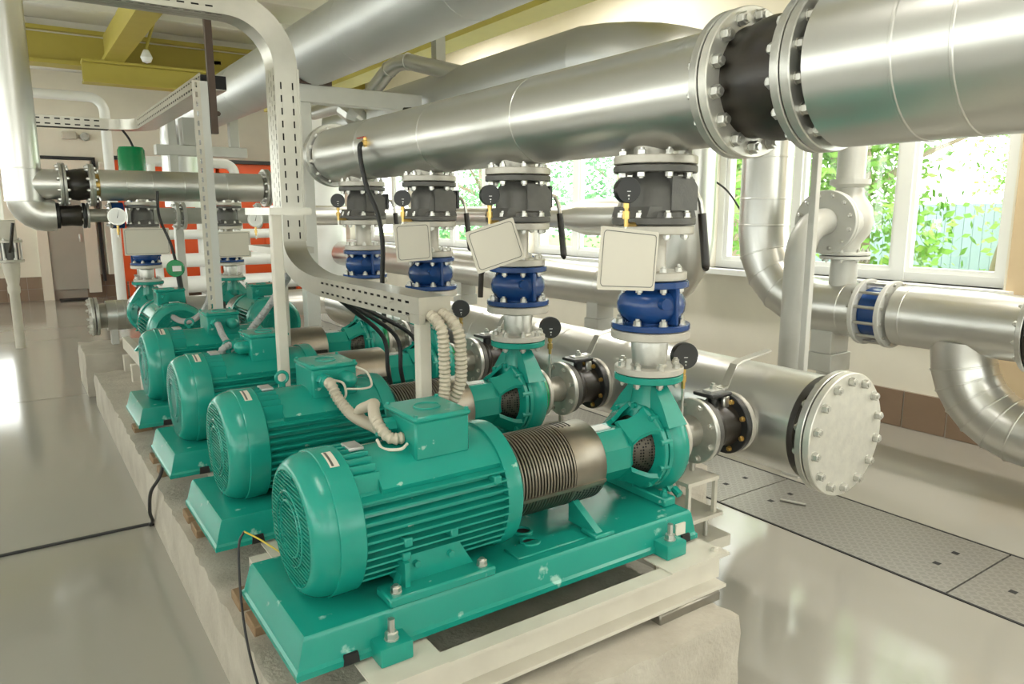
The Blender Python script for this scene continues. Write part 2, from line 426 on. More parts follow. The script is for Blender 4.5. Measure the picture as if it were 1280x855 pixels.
struct(G().box((XR-.05, 1.0, .27), (XR, 2.02, ZC), .006).build('trim_3', 'pier', smooth=0), 'warm tan wall pier beside the window')
NW = [0]
def window(axis, pos, inner, a0, a1, z0, z1, muls, sill=True):
    """white frame set back in the wall; inner = +1 if the room lies at smaller coordinate"""
    NW[0] += 1
    def P(a, d, z): return (pos+d*inner, a, z) if axis == 0 else (a, pos+d*inner, z)
    def bx(g, aa, ab, da, db, za, zb):
        p, q = P(aa, da, za), P(ab, db, zb); g.box([min(u, v) for u, v in zip(p, q)], [max(u, v) for u, v in zip(p, q)])
    g = G(); t = .065
    bx(g, a0, a1, .10, .18, z0, z0+t); bx(g, a0, a1, .10, .18, z1-t, z1); bx(g, a0, a0+t, .10, .18, z0+t, z1-t); bx(g, a1-t, a1, .10, .18, z0+t, z1-t)
    w = struct(g.build('window_%d' % NW[0], 'pvc', loc=P((a0+a1)/2, .14, z0), smooth=0))
    edges = [a0+t*.5] + list(muls) + [a1-t*.5]
    for mm in muls:
        g = G(); bx(g, mm-.05, mm+.05, .095, .185, z0, z1); g.build('mullion', 'pvc', w, smooth=0)
    for e0, e1 in zip(edges[:-1], edges[1:]):
        g = G()
        for (aa, ab, za, zb) in ((e0, e1, z0+.03, z0+.10), (e0, e1, z1-.10, z1-.03), (e0, e0+.075, z0+.10, z1-.10), (e1-.075, e1, z0+.10, z1-.10)):
            bx(g, aa, ab, .115, .165, za, zb)
        sash = g.build('sash', 'pvc', w, smooth=0)
        g = G(); bx(g, e0+.05, e1-.05, .136, .142, z0+.08, z1-.08); g.build('pane', 'glass', sash, smooth=0)
    if sill:
        g = G(); bx(g, a0-.08, a1+.08, -.12, .14, z0-.045, z0); g.build('window_sill', 'pvc', w, smooth=0)
for (a, b, z0, z1) in WIN_R: window(0, XR, 1, a, b, z0, z1, [a+.74, a+1.62])
for (a, b, z0, z1) in WIN_L: window(0, XL, -1, a, b, z0, z1, [a+.8, a+1.6])
for (a, b, z0, z1) in WIN_F: window(1, YF, 1, a, b, z0, z1, [a+.85])
for (a, b, z0, z1) in WIN_B: window(1, YB, -1, a, b, z0, z1, [a+1.1])
# brown tiled skirting
bb = struct(G().box((XR-.012, YB, 0), (XR, YF, .268)).build('baseboard_right', 'grout', loc=(XR, 0, 0), smooth=0))
y = YB; k = 0
while y < YF-.05:
    y1 = min(y+.293, YF); G().box((XR-.022, y+.003, .003), (XR-.005, y1-.003, .265)).build('skirting_tile', 'tile', bb, smooth=0); y += .3
bb = struct(G().box((XL, YF-.012, 0), (XR, YF, .42)).build('baseboard_back', 'grout', loc=(0, YF, 0), smooth=0))
x = -1.0
while x < XR-.05:
    if not (.52 < x+.15 < 1.1):
        for z in (0, .21): G().box((x+.004, YF-.022, z+.004), (min(x+.296, XR), YF-.005, z+.206)).build('skirting_tile', 'tile', bb, smooth=0)
    x += .3
# back wall: sliding door, panels, lamp pair
d = struct(G().box((.58, YF-.06, .17), (1.13, YF-.02, 2.1), .01).build('door_1', 'door', smooth=0), 'grey sheet metal door in the cream back wall')
G().box((1.05, YF-.09, 1.02), (1.09, YF-.055, 1.16), .008).build('door_handle', 'steel', d)
g = G(); g.box((.42, YF-.09, 0), (.58, YF, 2.3)); g.box((1.13, YF-.09, .1), (1.33, YF, 2.3)); g.box((.42, YF-.09, 2.1), (1.33, YF, 2.44)); struct(g.build('trim_1', 'wall', smooth=0))
g = G(); g.box((.42, YF-.10, 2.45), (1.42, YF, 2.50)); g.box((1.37, YF-.10, .3), (1.42, YF, 2.46)); struct(g.build('trim_2', 'black_paint', smooth=0))
g = G(); g.box((1.46, YF-.16, .42), (1.95, YF, 2.42), .01); tag(g.build('wall_panel', 'wall', smooth=0), 'tall cream panel beside the grey door on back wall', 'panel')
L = thing('emergency_lamp', (1.05, YF, 2.84), 'small twin emergency lamp high on the cream back wall', 'lamp')
G().box((.95, YF-.1, 2.8), (1.17, YF, 2.93), .02).build('housing', 'white_paint', L)
g = G(); g.lathe((1.30, YF-.12, 2.85), (0, 1, 0), [(0, 0), (0, .055), (.05, .075), (.12, .06), (.12, 0)], 14); g.build('lamp_head', 'grey_paint', L)
tag(G().box((.65, YF-.45, 0), (1.15, YF-.08, .02)).build('doormat', 'dark_gap', smooth=0), 'black doormat on the floor before the grey door', 'doormat')

# yellow crane steel and ceiling steel
g = G(); g.box((XL, 11.95, 3.52), (XR, 12.0, 3.92)); g.box((XL, 11.8, 3.48), (XR, 12.15, 3.53)); g.box((XL, 11.8, 3.9), (XR, 12.15, 3.95))
tag(g.build('roof_beam', 'yellow', smooth=0), 'yellow steel roof beam crossing under the white ceiling near back wall', 'beam')
g = G(); g.box((1.0, 11.2, 3.20), (3.3, 11.25, 3.44)); g.box((1.0, 11.1, 3.18), (3.3, 11.36, 3.21)); g.box((1.0, 11.1, 3.43), (3.3, 11.36, 3.46))
tag(g.build('crane_girder', 'yellow', smooth=0), 'shorter lower yellow crane girder hanging before the roof beam', 'beam')
g = G(); g.box((1.34, 2.0, 3.50), (1.38, 11.8, 3.9)); g.box((1.24, 2.0, 3.46), (1.48, 11.8, 3.51))
tag(g.build('crane_rail', 'yellow', smooth=0), 'yellow hoist rail running toward the roof beam on the ceiling', 'beam')
h = thing('hoist_trolley', (1.36, 11.3, 3.2), 'dark hoist trolley hanging where yellow rail meets girder', 'hoist')
G().box((1.22, 11.22, 3.26), (1.52, 11.45, 3.44), .01).build('trolley_body', 'brown_paint', h)
for xx in (1.20, 1.50): G().cyl((xx, 11.3, 3.42), (xx+.05, 11.3, 3.42), .06, n=14).build('wheel', 'grey_paint', h)
g = G(); g.box((3.60, -3.0, 3.10), (3.64, 11.9, 3.50)); g.box((3.48, -3.0, 3.07), (3.76, 11.9, 3.11)); g.box((3.48, -3.0, 3.49), (3.76, 11.9, 3.53))
tag(g.build('runway_beam', 'yellow', smooth=0), 'yellow runway beam seen behind the big overhead pipe', 'beam')
g = G(); g.box((3.62, 3.0, 3.53), (XR, 3.12, 3.80)); tag(g.build('beam_bracket', 'yellow', smooth=0), 'yellow bracket tying the runway beam to window wall', 'bracket')

T = thing('bulb_lamp', (1.62, 10.4, 3.3), 'small white bulb lamp hanging beside the yellow hoist rail', 'lamp')
G().tube([(1.75, 9.6, 4.06), (1.70, 10.0, 3.8), (1.64, 10.4, 3.52)], .02, 8).build('stem', 'yellow', T)
G().lathe((1.64, 10.4, 3.42), Z_, [(-.07, 0), (-.05, .05), (0, .07), (.05, .05), (.09, .03), (.11, 0)], 16).build('globe', 'pvc', T)
# added fill lamps in fluorescent form, out of view, to even out brightness
def lamp(x, y, i, pw=16):
    L = thing('added_fill_lamp', (x, y, 3.62), 'long fluorescent fill lamp on two rods, added out of view for brightness', 'lamp', 'added fill lamps under the ceiling')
    G().box((x-.11, y-.65, 3.70), (x+.11, y+.65, 3.77), .01).build('housing', 'pvc', L)
    for s in (-.05, .05):
        G().cyl((x+s, y-.6, 3.68), (x+s, y+.6, 3.68), .02, n=10).build('tube', 'fill_lamp_glow', L)
    for s in (-.5, .5): G().cyl((x, y+s, 3.77), (x, y+s, ZC), .008, n=6).build('rod', 'steel', L)
    ld = bpy.data.lights.new('fill_light', 'AREA'); ld.shape = 'RECTANGLE'; ld.size = .2; ld.size_y = 1.25; ld.energy = pw; ld.color = (1.0, .96, .89)
    lo = bpy.data.objects.new('fill_light', ld); COL.objects.link(lo); lo.parent = L; lo.location = (0, 0, .03)
for i, (x, y) in enumerate([(-2.2, -2.5), (.5, -2.8), (3.0, -2.5), (0.2, 1.2), (2.8, 12.6)]): lamp(x, y, i)
for i, (x, y) in enumerate([(4.3, -.6), (4.3, 1.6), (4.35, 5.4), (4.35, 8.2)]): lamp(x, y, i, 48)  # stronger added fill to brighten the window side

# ================================================================== PLINTH
def rough_block(name, lo, hi, label):
    """concrete block with chipped, uneven edges"""
    bm = bmesh.new(); bmesh.ops.create_cube(bm, size=1)
    for v in bm.verts: v.co = V(((lo[i]+hi[i])/2 + v.co[i]*(hi[i]-lo[i]) for i in range(3)))
    bmesh.ops.bisect_plane
    for ax in range(3):
        n = max(1, int((hi[ax]-lo[ax])/.045))
        for k in range(1, n):
            co = [0, 0, 0]; co[ax] = lo[ax]+(hi[ax]-lo[ax])*k/n; no = [0, 0, 0]; no[ax] = 1
            bmesh.ops.bisect_plane(bm, geom=bm.verts[:]+bm.edges[:]+bm.faces[:], plane_co=co, plane_no=no)
    rnd = random.Random(3)
    for v in bm.verts:
        on = sum(1 for i in range(2) if abs(v.co[i]-lo[i]) < 1e-4 or abs(v.co[i]-hi[i]) < 1e-4)
        top = abs(v.co.z-hi[2]) < 1e-4
        j = .004
        if on and top:
            c = V(((lo[i]+hi[i])/2 for i in range(3)))
            for i in range(2):
                if abs(v.co[i]-lo[i]) < 1e-4: v.co[i] += rnd.random()*.012
                elif abs(v.co[i]-hi[i]) < 1e-4: v.co[i] -= rnd.random()*.012
            v.co.z -= rnd.random()*.009
        elif not (abs(v.co.z-lo[2]) < 1e-4): v.co += V((rnd.uniform(-j, j), rnd.uniform(-j, j), rnd.uniform(-j, 0)))
    me = bpy.data.meshes.new(name); o3 = V(((lo[0]+hi[0])/2, (lo[1]+hi[1])/2, lo[2]))
    for v in bm.verts: v.co -= o3
    bm.to_mesh(me); bm.free(); me.materials.append(MATS['concrete']); me.shade_smooth(); me.set_sharp_from_angle(angle=.9)
    o = bpy.data.objects.new(name, me); COL.objects.link(o); o.location = o3; ORG[o.name] = o3
    return struct(o, label)
rough_block('concrete_plinth', (.458, 1.34, 0), (1.80, 6.60, .268), 'long rough concrete plinth under the row of teal pump sets')
rough_block('concrete_plinth', (.43, 6.93, 0), (2.45, 7.7, .36), 'smaller taller concrete block beyond the end of the long plinth')

# ================================================================== PUMP SET
def make_pump():
    yc = PY[0]; c = (0, yc, AX)
    T = thing('pump_set', (1.15, yc, .425), 'teal pump set with finned motor, first ' + REF, 'pump', 'teal pump sets in a row on the plinth')
    # --- base frame
    g = G()
    def rect(x0, x1, y0, y1, z): return [(x0, y0, z), (x1, y0, z), (x1, y1, z), (x0, y1, z)]
    g.sweep([rect(.462, 1.858, yc-.248, yc+.248, .425), rect(.462, 1.858, yc-.248, yc+.248, .440), rect(.468, 1.852, yc-.241, yc+.241, .447),
             rect(.486, 1.838, yc-.233, yc+.233, .515), rect(.492, 1.832, yc-.227, yc+.227, .525)])
    B = g.build('base_frame', 'green_worn', T, smooth=25)
    for sx in (.70, 1.70):
        for sy in (-1, 1):
            lug = G().box((sx-.045, yc+sy*.23-(.072 if sy < 0 else .02), .4165), (sx+.045, yc+sy*.23+(.02 if sy < 0 else .072), .468), .007).build('lug', 'green', B)
            bolt(lug if False else B, (sx, yc+sy*.268, .468), (0, 0, 1), .017, 'steel', 2.0, 'anchor_bolt')
    for (hx, hy) in ((1.235, yc-.125), (1.26, yc-.05), (1.235, yc+.12)):
        g = G(); g.ring((hx, hy, .523), (0, 0, 1), 0, .012, .024, .034, 20); h_ = g.build('drain_hole', 'green', B)
        G().cyl((hx, hy, .5245), (hx, hy, .5275), .025, n=18).build('hole_shadow', 'dark_gap', B)
    G().box((1.755, yc-.244, .455), (1.80, yc-.2375, .495)).build('type_plate', 'sign', B)
    for sx in (.60, 1.80): G().prism([(sx-.022, .424), (sx+.022, .424), (sx+.018, .452), (sx-.018, .452)], 1, yc-.2495, yc-.2).build('notch', 'dark_gap', B)
    for y0, y1 in ((yc-.2, yc-.12), (yc+.12, yc+.2)): G().box((1.14, y0, .524), (1.40, y1, .531), .003).build('pad', 'green', B)
    # --- motor
    g = G(); g.lathe((0, yc, AX), (1, 0, 0), [(.64, 0), (.64, .166), (1.13, .166), (1.13, 0)], 40)
    M = g.build('motor_body', 'green', T)
    for k in range(10):
        dz = -.128 + k*.0245
        yo = math.sqrt(.194**2-dz**2); yi = math.sqrt(.164**2-dz**2)-.004
        for sy in (-1, 1):
            g = G(); a, b = yc+sy*yi, yc+sy*yo
            g.prism([(a, AX+dz-.0055), (b, AX+dz-.0028), (b, AX+dz+.0028), (a, AX+dz+.0055)], 0, .668, 1.115)
            g.build('cooling_fin', 'green', M, smooth=0)
    for k in range(-5, 6):
        dy = k*.0245
        z0 = AX+math.sqrt(.164**2-dy**2)-.004; z1 = AX+math.sqrt(.197**2-dy**2)
        G().prism([(yc+dy-.0055, z0), (yc+dy+.0055, z0), (yc+dy+.0028, z1), (yc+dy-.0028, z1)], 0, .668, .745).build('cooling_fin', 'green', M, smooth=0)
        if abs(k) < 5:
            z0 = AX-math.sqrt(.164**2-dy**2)+.004; z1 = AX-math.sqrt(.178**2-dy**2)
            G().prism([(yc+dy-.0055, z0), (yc+dy+.0055, z0), (yc+dy+.0028, z1), (yc+dy-.0028, z1)], 0, .70, 1.10).build('cooling_fin', 'green', M, smooth=0)
    pf = []
    for a in range(31, 150, 7): pf.append((yc+.184*math.cos(math.radians(a)), AX+.184*math.sin(math.radians(a))))
    pf += [(yc+.15*math.cos(math.radians(149)), AX+.06), (yc+.15*math.cos(math.radians(31)), AX+.06)]
    G().prism(pf, 0, .742, 1.118).build('motor_saddle', 'green', M)
    G().box((.70, yc-.035, AX+.190), (.742, yc+.03, AX+.1995), .002).build('name_plate', 'alu_dull', M)
    for (bx_, bz) in ((.79, -.03), (.79, -.075), (.93, -.04), (1.08, .075)):
        g = G(); yy = yc-math.sqrt(.193**2-bz**2)
        g.box((bx_-.012, yy-.008, AX+bz-.012), (bx_+.012, yy+.03, AX+bz+.012), .003); g.build('lift_boss', 'green', M)
    g = G(); g.lathe((0, yc, AX), (1, 0, 0), [(1.112, .16), (1.112, .192), (1.14, .195), (1.162, .192), (1.178, .172), (1.182, .13), (1.182, 0)], 48)
    g.build('end_shield', 'green', M)
    # eye bolt
    g = G(); g.tube(arc((.80, yc+.055, AX+.212), (1, 0, 0), (0, 0, 1), .022, -90, 270, 20), .0065, 8); g.cyl((.80, yc+.055, AX+.16), (.80, yc+.055, AX+.194), .012, n=10)
    g.build('eye_bolt', 'green', M)
    # --- fan cover
    g = G(); g.lathe((0, yc, AX), (1, 0, 0), [(.549, .152), (.541, .157), (.541, .163), (.547, .172), (.558, .182), (.573, .190), (.590, .1945), (.603, .1955), (.6045, .1995), (.609, .2005), (.672, .1995), (.676, .195), (.676, .16)], 64)
    F = g.build('fan_cover', 'green', T)
    pr = [(.545, 0), (.545, .012)]
    r = .016
    while r < .152: pr += [(.549, r), (.5425, r+.0025), (.5425, r+.005), (.549, r+.0075)]; r += .0095
    g = G(); g.lathe((0, yc, AX), (1, 0, 0), pr+[(.549, .158)], 48); GR = g.build('fan_grille', 'green', F)
    g = G(); g.ring((0, yc, AX), (1, 0, 0), .536, .545, .074, .079, 36); g.ring((0, yc, AX), (1, 0, 0), .536, .545, .10, .104, 36); g.build('grille_hoop', 'green', F)
    g = G()
    for zz in range(-13, 14):
        hw = math.sqrt(max(0, .153**2-(zz*.0115)**2)); g.box((.5385, yc-hw, AX+zz*.0115-.0016), (.5425, yc+hw, AX+zz*.0115+.0016))
    g.build('grille_bars', 'green', F, smooth=0)
    def arcplate(r, x0, x1, a0, a1, th, n=5):
        g = G(); fr = []
        for k in range(n+1):
            a = math.radians(a0+(a1-a0)*k/n); cs, sn = math.cos(a), math.sin(a)
            fr.append([(x0, yc+r*cs, AX+r*sn), (x1, yc+r*cs, AX+r*sn), (x1, yc+(r+th)*cs, AX+(r+th)*sn), (x0, yc+(r+th)*cs, AX+(r+th)*sn)])
        return g.sweep(fr)
    lb = arcplate(.1998, .625, .650, 97, 117, .0015).build('sticker', 'sign', F)
    arcplate(.2012, .630, .636, 98, 116, .0012).build('sticker_print', 'sign_line', F)
    # --- motor feet
    for sy in (-1, 1):
        y0, y1 = sorted((yc+sy*.235, yc+sy*.145))
        ft = G().box((.715, y0, .525), (1.04, y1, .552), .005).build('motor_foot', 'green', T)
        a, b = yc+sy*.15, yc+sy*.175
        G().prism([(.76, .55), (1.00, .55), (.955, .625), (.80, .625)], 1, min(a, b), max(a, b)).build('foot_web', 'green', ft)
        G().box((.775, min(yc+sy*.10, yc+sy*.2), .545), (.79, max(yc+sy*.10, yc+sy*.2), .62)).build('foot_rib', 'green', ft)
        for bx_ in (.745, 1.01): bolt(ft, (bx_, yc+sy*.205, .552), (0, 0, 1), .014, 'steel', .3)
        for bx_ in (.82, .925): bolt(ft, (bx_, yc+sy*.175, .60), (0, sy, 0), .010, 'green', 0)
    # --- terminal box
    g = G(); g.box((.862, yc-.105, .855), (1.034, yc+.085, .965), .006); TB = g.build('terminal_box', 'green', T)
    G().box((.857, yc-.110, .963), (1.039, yc+.090, .980), .006).build('lid', 'green', TB)
    g = G(); g.ring((.948, yc-.01, .978), (0, 0, 1), 0, .006, .036, .040, 28); g.build('lid_ring', 'green', TB)
    for (xx, yy) in ((.868, yc-.099), (1.028, yc-.099), (.868, yc+.079), (1.028, yc+.079)): bolt(TB, (xx, yy, .979), (0, 0, 1), .006, 'green', 0, 'lid_screw')
    g = G(); g.cyl((.828, yc+.035, .925), (.868, yc+.035, .925), .027, n=8); g.cyl((.808, yc+.035, .925), (.830, yc+.035, .925), .021, n=16); g.build('cable_gland', 'green', TB)
    g = G(); g.lathe((.865, yc-.05, .92), (-1, 0, 0), [(0, .03), (.03, .032), (.045, .03), (.06, .018), (.066, 0)], 18); g.build('blank_plug', 'green', TB)
    # --- coupling guard
    g = G(); g.lathe((0, yc, AX), (1, 0, 0), [(1.176, .125), (1.41, .125)], 56); CG = g.build('guard_core', 'dark_gap', T)
    g = G()
    for k in range(20):
        x = 1.180+k*.0118; g.ring((0, yc, AX), (1, 0, 0), x, x+.0062, .124, .134, 56)
    g.build('louvre_rings', 'guard', CG)
    g = G(); g.lathe((0, yc, AX), (1, 0, 0), [(1.412, .120), (1.412, .134), (1.536, .134), (1.540, .131), (1.540, .09)], 56); g.build('guard_sleeve', 'guard', CG)
    for k, a in enumerate((197, 20)):
        an = math.radians(a); g = G(); fr = []
        for x in (1.178, 1.538):
            cs, sn = math.cos(an), math.sin(an); t = V((0, -sn, cs))*.006; r_ = V((0, cs, sn))
            P = V((x, yc, AX)); fr.append([P+r_*.128-t, P+r_*.128+t, P+r_*.138+t, P+r_*.138-t])
        g.sweep(fr).build('guard_strap', 'guard', CG)
    g = G()
    for a in list(range(206, 250, 4)) + list(range(66, 100, 4)):
        for k in range(8 if a > 200 else 4):
            x = 1.425+k*.014; an = math.radians(a+(2 if k % 2 else 0)); rv = V((0, math.cos(an), math.sin(an))); P = V((x, yc, AX))+rv*.1335
            g.cyl(P, P+rv*.0012, .0042, n=6)
    g.build('perforations', 'dark_gap', CG, smooth=0)['kind'] = 'stuff'
    for sy in (-1, 1):
        a, b = sorted((yc+sy*.06, yc+sy*.225))
        ft = G().prism([(a if sy < 0 else b, .53), (yc+sy*.07, .53), (yc+sy*.07, .60), (yc+sy*.09, .605)], 0, 1.43, 1.455).build('guard_foot', 'green', T)
        G().box((1.415, min(yc+sy*.225, yc+sy*.15), .524), (1.495, max(yc+sy*.225, yc+sy*.15), .538), .003).build('foot_plate', 'green', T)
    # --- bearing bracket (lantern) and pump casing
    oct_ = []
    for k in range(8):
        a = math.radians(22.5+45*k); oct_.append((yc+.098*math.cos(a), AX+.098*math.sin(a)))
    g = G(); fr = []
    for x, s_ in ((1.535, .92), (1.55, 1.0), (1.685, 1.0), (1.705, .9)):
        fr.append([(x, yc+(p[0]-yc)*s_, AX+(p[1]-AX)*s_) for p in oct_])
    LN = g.sweep(fr).build('bearing_bracket', 'green', T, smooth=20)
    G().box((1.57, yc-.025, AX+.089), (1.65, yc+.025, AX+.0945)).build('type_plate', 'alu_dull', LN)
    g = G(); g.cyl((1.69, yc, AX), (1.79, yc, AX), .082, .112, n=32); g.build('shaft_guard', 'perforated', LN)
    for a in (55, 125, 235, 305):
        an = math.radians(a); fr = []
        for x, r, w in ((1.685, .098, .056), (1.72, .112, .044), (1.76, .134, .046), (1.79, .148, .066)):
            rv = V((0, math.cos(an), math.sin(an))); t = V((0, -math.sin(an), math.cos(an))); P = V((x, yc, AX))
            fr.append([P+rv*(r-.016)-t*w, P+rv*(r-.016)+t*w, P+rv*r+t*w*.9, P+rv*r-t*w*.9])
        G().sweep(fr).build('bracket_arm', 'green', LN)
    g = G(); g.lathe((0, yc, AX), (1, 0, 0), [(1.782, 0), (1.782, .150), (1.786, .156), (1.800, .156), (1.804, .15), (1.804, .145), (1.808, .145), (1.808, .156), (1.822, .158), (1.826, .15)], 44)
    CV = g.build('casing_cover', 'green', T)
    for k in range(10):
        an = 2*PI*(k+.5)/10; p = V((0, yc+.148*math.cos(an), AX+.148*math.sin(an)))
        g = G(); g.cyl(p+V((1.772, 0, 0)), p+V((1.846, 0, 0)), .0105, n=10); g.build('cover_stud', 'green', CV)
    g = G(); g.lathe((0, yc, AX), (1, 0, 0), [(1.815, 0), (1.815, .140), (1.822, .158), (1.838, .172), (1.862, .178), (1.886, .172), (1.902, .155), (1.912, .125), (1.918, .085), (1.924, .066), (1.940, .062), (1.940, 0)], 48)
    VC = g.build('volute_casing', 'green', T)
    g = G(); g.lathe((SX, yc, .60), (0, 0, 1), [(0, 0), (.05, .10), (.16, .088), (.24, .066), (.30, .055), (.345, .054)], 28)
    fr = []
    for z, hx, hy in ((.80, .045, .15), (.87, .036, .105), (.925, .03, .062)): fr.append([(SX-hx, yc-hy, z), (SX+hx, yc-hy, z), (SX+hx, yc+hy, z), (SX-hx, yc+hy, z)])
    g.sweep(fr); g.build('discharge_neck', 'green', VC)
    g = G(); g.ring((SX, yc, .942), (0, 0, 1), 0, .024, .04, .122, 40); DF = g.build('discharge_flange', 'green', T)
    bolts(DF, (SX, yc, .943), (0, 0, -1), .102, 8, .0125, stud=.4)
    g = G(); g.ring((1.926, yc, AX), (1, 0, 0), 0, .022, .04, .112, 40); SF = g.build('suction_flange', 'green_bright', T)
    SF['label'] = 'brighter green suction flange'
    bolts(SF, (1.927, yc, AX), (-1, 0, 0), .094, 8, .010, stud=.3)
    g = G(); g.prism([(1.822, .55), (1.905, .55), (1.89, .64), (1.84, .64)], 1, yc-.06, yc+.06)
    fr = []
    for z, hy in ((.553, .125), (.64, .06)): fr.append([(1.845, yc-hy, z), (1.875, yc-hy, z), (1.875, yc+hy, z), (1.845, yc+hy, z)])
    g.sweep(fr); g.build('pump_leg', 'green', T)
    PF = G().box((1.775, yc-.17, .525), (1.925 if False else 1.83, yc+.17, .556), .005).build('pump_foot', 'green', T)
    for yy in (yc-.14, yc+.14): bolt(PF, (1.80, yy, .556), (0, 0, 1), .013, 'green', .6)
    # drain plug and cast ribs
    g = G(); g.cyl((1.87, yc-.12, .56), (1.87, yc-.15, .545), .014, n=8); g.build('drain_plug', 'green', VC)
    return T
pump = make_pump()

# ================================================================== DISCHARGE STACK (things)
def flange(g, c, d, t0, t1, ro, ri=.03, n=36): return g.ring(c, d, t0, t1, ri, ro, n)
def make_stack():
    yc = PY[0]; c = (SX, yc, 0); z = (0, 0, 1); out = []
    # reducer spool on the pump
    T = thing('reducer_spool', (SX, yc, .968), 'silver flanged reducer on the discharge of the pump, first ' + REF, 'pipe fitting', 'flanged reducers above the pumps')
    fl = flange(G(), c, z, .969, .992, .122).build('flange', 'silver_paint', T)
    bolts(fl, (SX, yc, .992), z, .102, 8, .0135)
    G().lathe(c, z, [(.985, .05), (.992, .066), (1.0, .060), (1.075, .066), (1.095, .060), (1.105, .05)], 28).build('reducer', 'galv', T)
    flange(G(), c, z, 1.094, 1.124, .138).build('flange', 'silver_paint', T)
    out.append(T)
    # blue check valve
    T = thing('check_valve', (SX, yc, 1.127), 'blue check valve with bulging body above the pump, first ' + REF, 'valve', 'blue check valves in the discharge stacks')
    f1 = flange(G(), c, z, 1.127, 1.148, .138).build('flange', 'blue', T)
    bolts(f1, (SX, yc, 1.148), z, .114, 8, .014)
    bd = G().lathe(c, z, [(1.14, .085), (1.153, .086), (1.168, .104), (1.19, .117), (1.215, .120), (1.24, .114), (1.258, .098), (1.268, .082), (1.282, .080)], 40).build('valve_body', 'blue', T)
    G().box((SX-.008, yc-.128, 1.15), (SX+.008, yc+.128, 1.275), .003).build('body_rib', 'blue', bd)
    G().cyl((SX-.05, yc-.105, 1.225), (SX-.055, yc-.128, 1.225), .020, n=16).build('boss', 'blue', bd)
    f2 = flange(G(), c, z, 1.274, 1.297, .128).build('flange', 'blue', T)
    bolts(f2, (SX, yc, 1.275), (0, 0, -1), .106, 8, .0125, stud=.4)
    out.append(T)
    # plain silver spool
    T = thing('pipe_spool', (SX, yc, 1.300), 'short silver flanged pipe spool above the blue valve, first ' + REF, 'pipe fitting', 'short flanged spools in the discharge stacks')
    fl = flange(G(), c, z, 1.300, 1.329, .120).build('flange', 'silver_paint', T); bolts(fl, (SX, yc, 1.329), z, .098, 8, .0125)
    G().lathe(c, z, [(1.32, .052), (1.335, .050), (1.345, .046), (1.445, .046), (1.455, .05), (1.465, .052)], 26).build('pipe', 'silver_paint', T)
    fl = flange(G(), c, z, 1.456, 1.485, .138).build('flange', 'silver_paint', T); bolts(fl, (SX, yc, 1.457), (0, 0, -1), .114, 8, .0125, stud=.3)
    out.append(T)
    # dark ball valve with hanging lever
    T = thing('ball_valve', (SX, yc, 1.488), 'dark grey flanged ball valve with hanging lever, first ' + REF, 'valve', 'dark grey valves under the header pipe')
    f1 = flange(G(), c, z, 1.488, 1.512, .142).build('flange', 'dark_cast', T); bolts(f1, (SX, yc, 1.512), z, .117, 8, .014)
    bd = G().lathe(c, z, [(1.50, .09), (1.512, .112), (1.528, .108), (1.535, .098), (1.60, .096), (1.625, .092), (1.645, .078), (1.665, .075)], 40).build('valve_body', 'dark_cast', T)
    g = G(); g.prism([(SX-.02, 1.535), (SX+.105, 1.535), (SX+.105, 1.615), (SX+.075, 1.648), (SX-.02, 1.648)], 1, yc-.10, yc-.07); g.build('body_pad', 'dark_cast', bd)
    g = G(); g.prism([(SX-.118, 1.512), (SX+.118, 1.512), (SX+.105, 1.548), (SX-.105, 1.548)], 1, yc-.085, yc+.085); g.build('body_shoulder', 'dark_cast', bd)
    f2 = flange(G(), c, z, 1.660, 1.684, .142).build('flange', 'dark_cast', T); bolts(f2, (SX, yc, 1.661), (0, 0, -1), .117, 8, .0135, stud=.3)
    g = G(); g.box((SX+.09, yc-.03, 1.575), (SX+.15, yc+.03, 1.635), .006); g.box((SX+.145, yc-.035, 1.55), (SX+.165, yc+.035, 1.645), .004); g.build('stem_block', 'black_paint', T)
    g = G(); g.tube([(SX+.16, yc-.02, 1.605), (SX+.185, yc-.02, 1.60), (SX+.20, yc-.03, 1.565), (SX+.205, yc-.035, 1.52)], .009, 8); LV = g.build('lever', 'steel', T)
    g = G(); g.tube(spline([(SX+.204, yc-.035, 1.525), (SX+.208, yc-.045, 1.44), (SX+.213, yc-.055, 1.345), (SX+.214, yc-.056, 1.335)], 4), .015, 10); g.build('lever_grip', 'rubber', LV)
    out.append(T)
    # gauge beside the valve
    T = gauge_unit((SX-.185, yc-.06, 1.455), 'black pressure gauge on brass stem beside dark valve, first ' + REF, .042, (-.35, -1, 0), 1.60, 'pressure gauges beside the dark valves', 'back')
    G().cyl((SX-.185, yc-.06, 1.49), (SX-.12, yc-.04, 1.49), .008, n=8).build('pipe_nipple', 'brass', T)
    out.append(T)
    return out
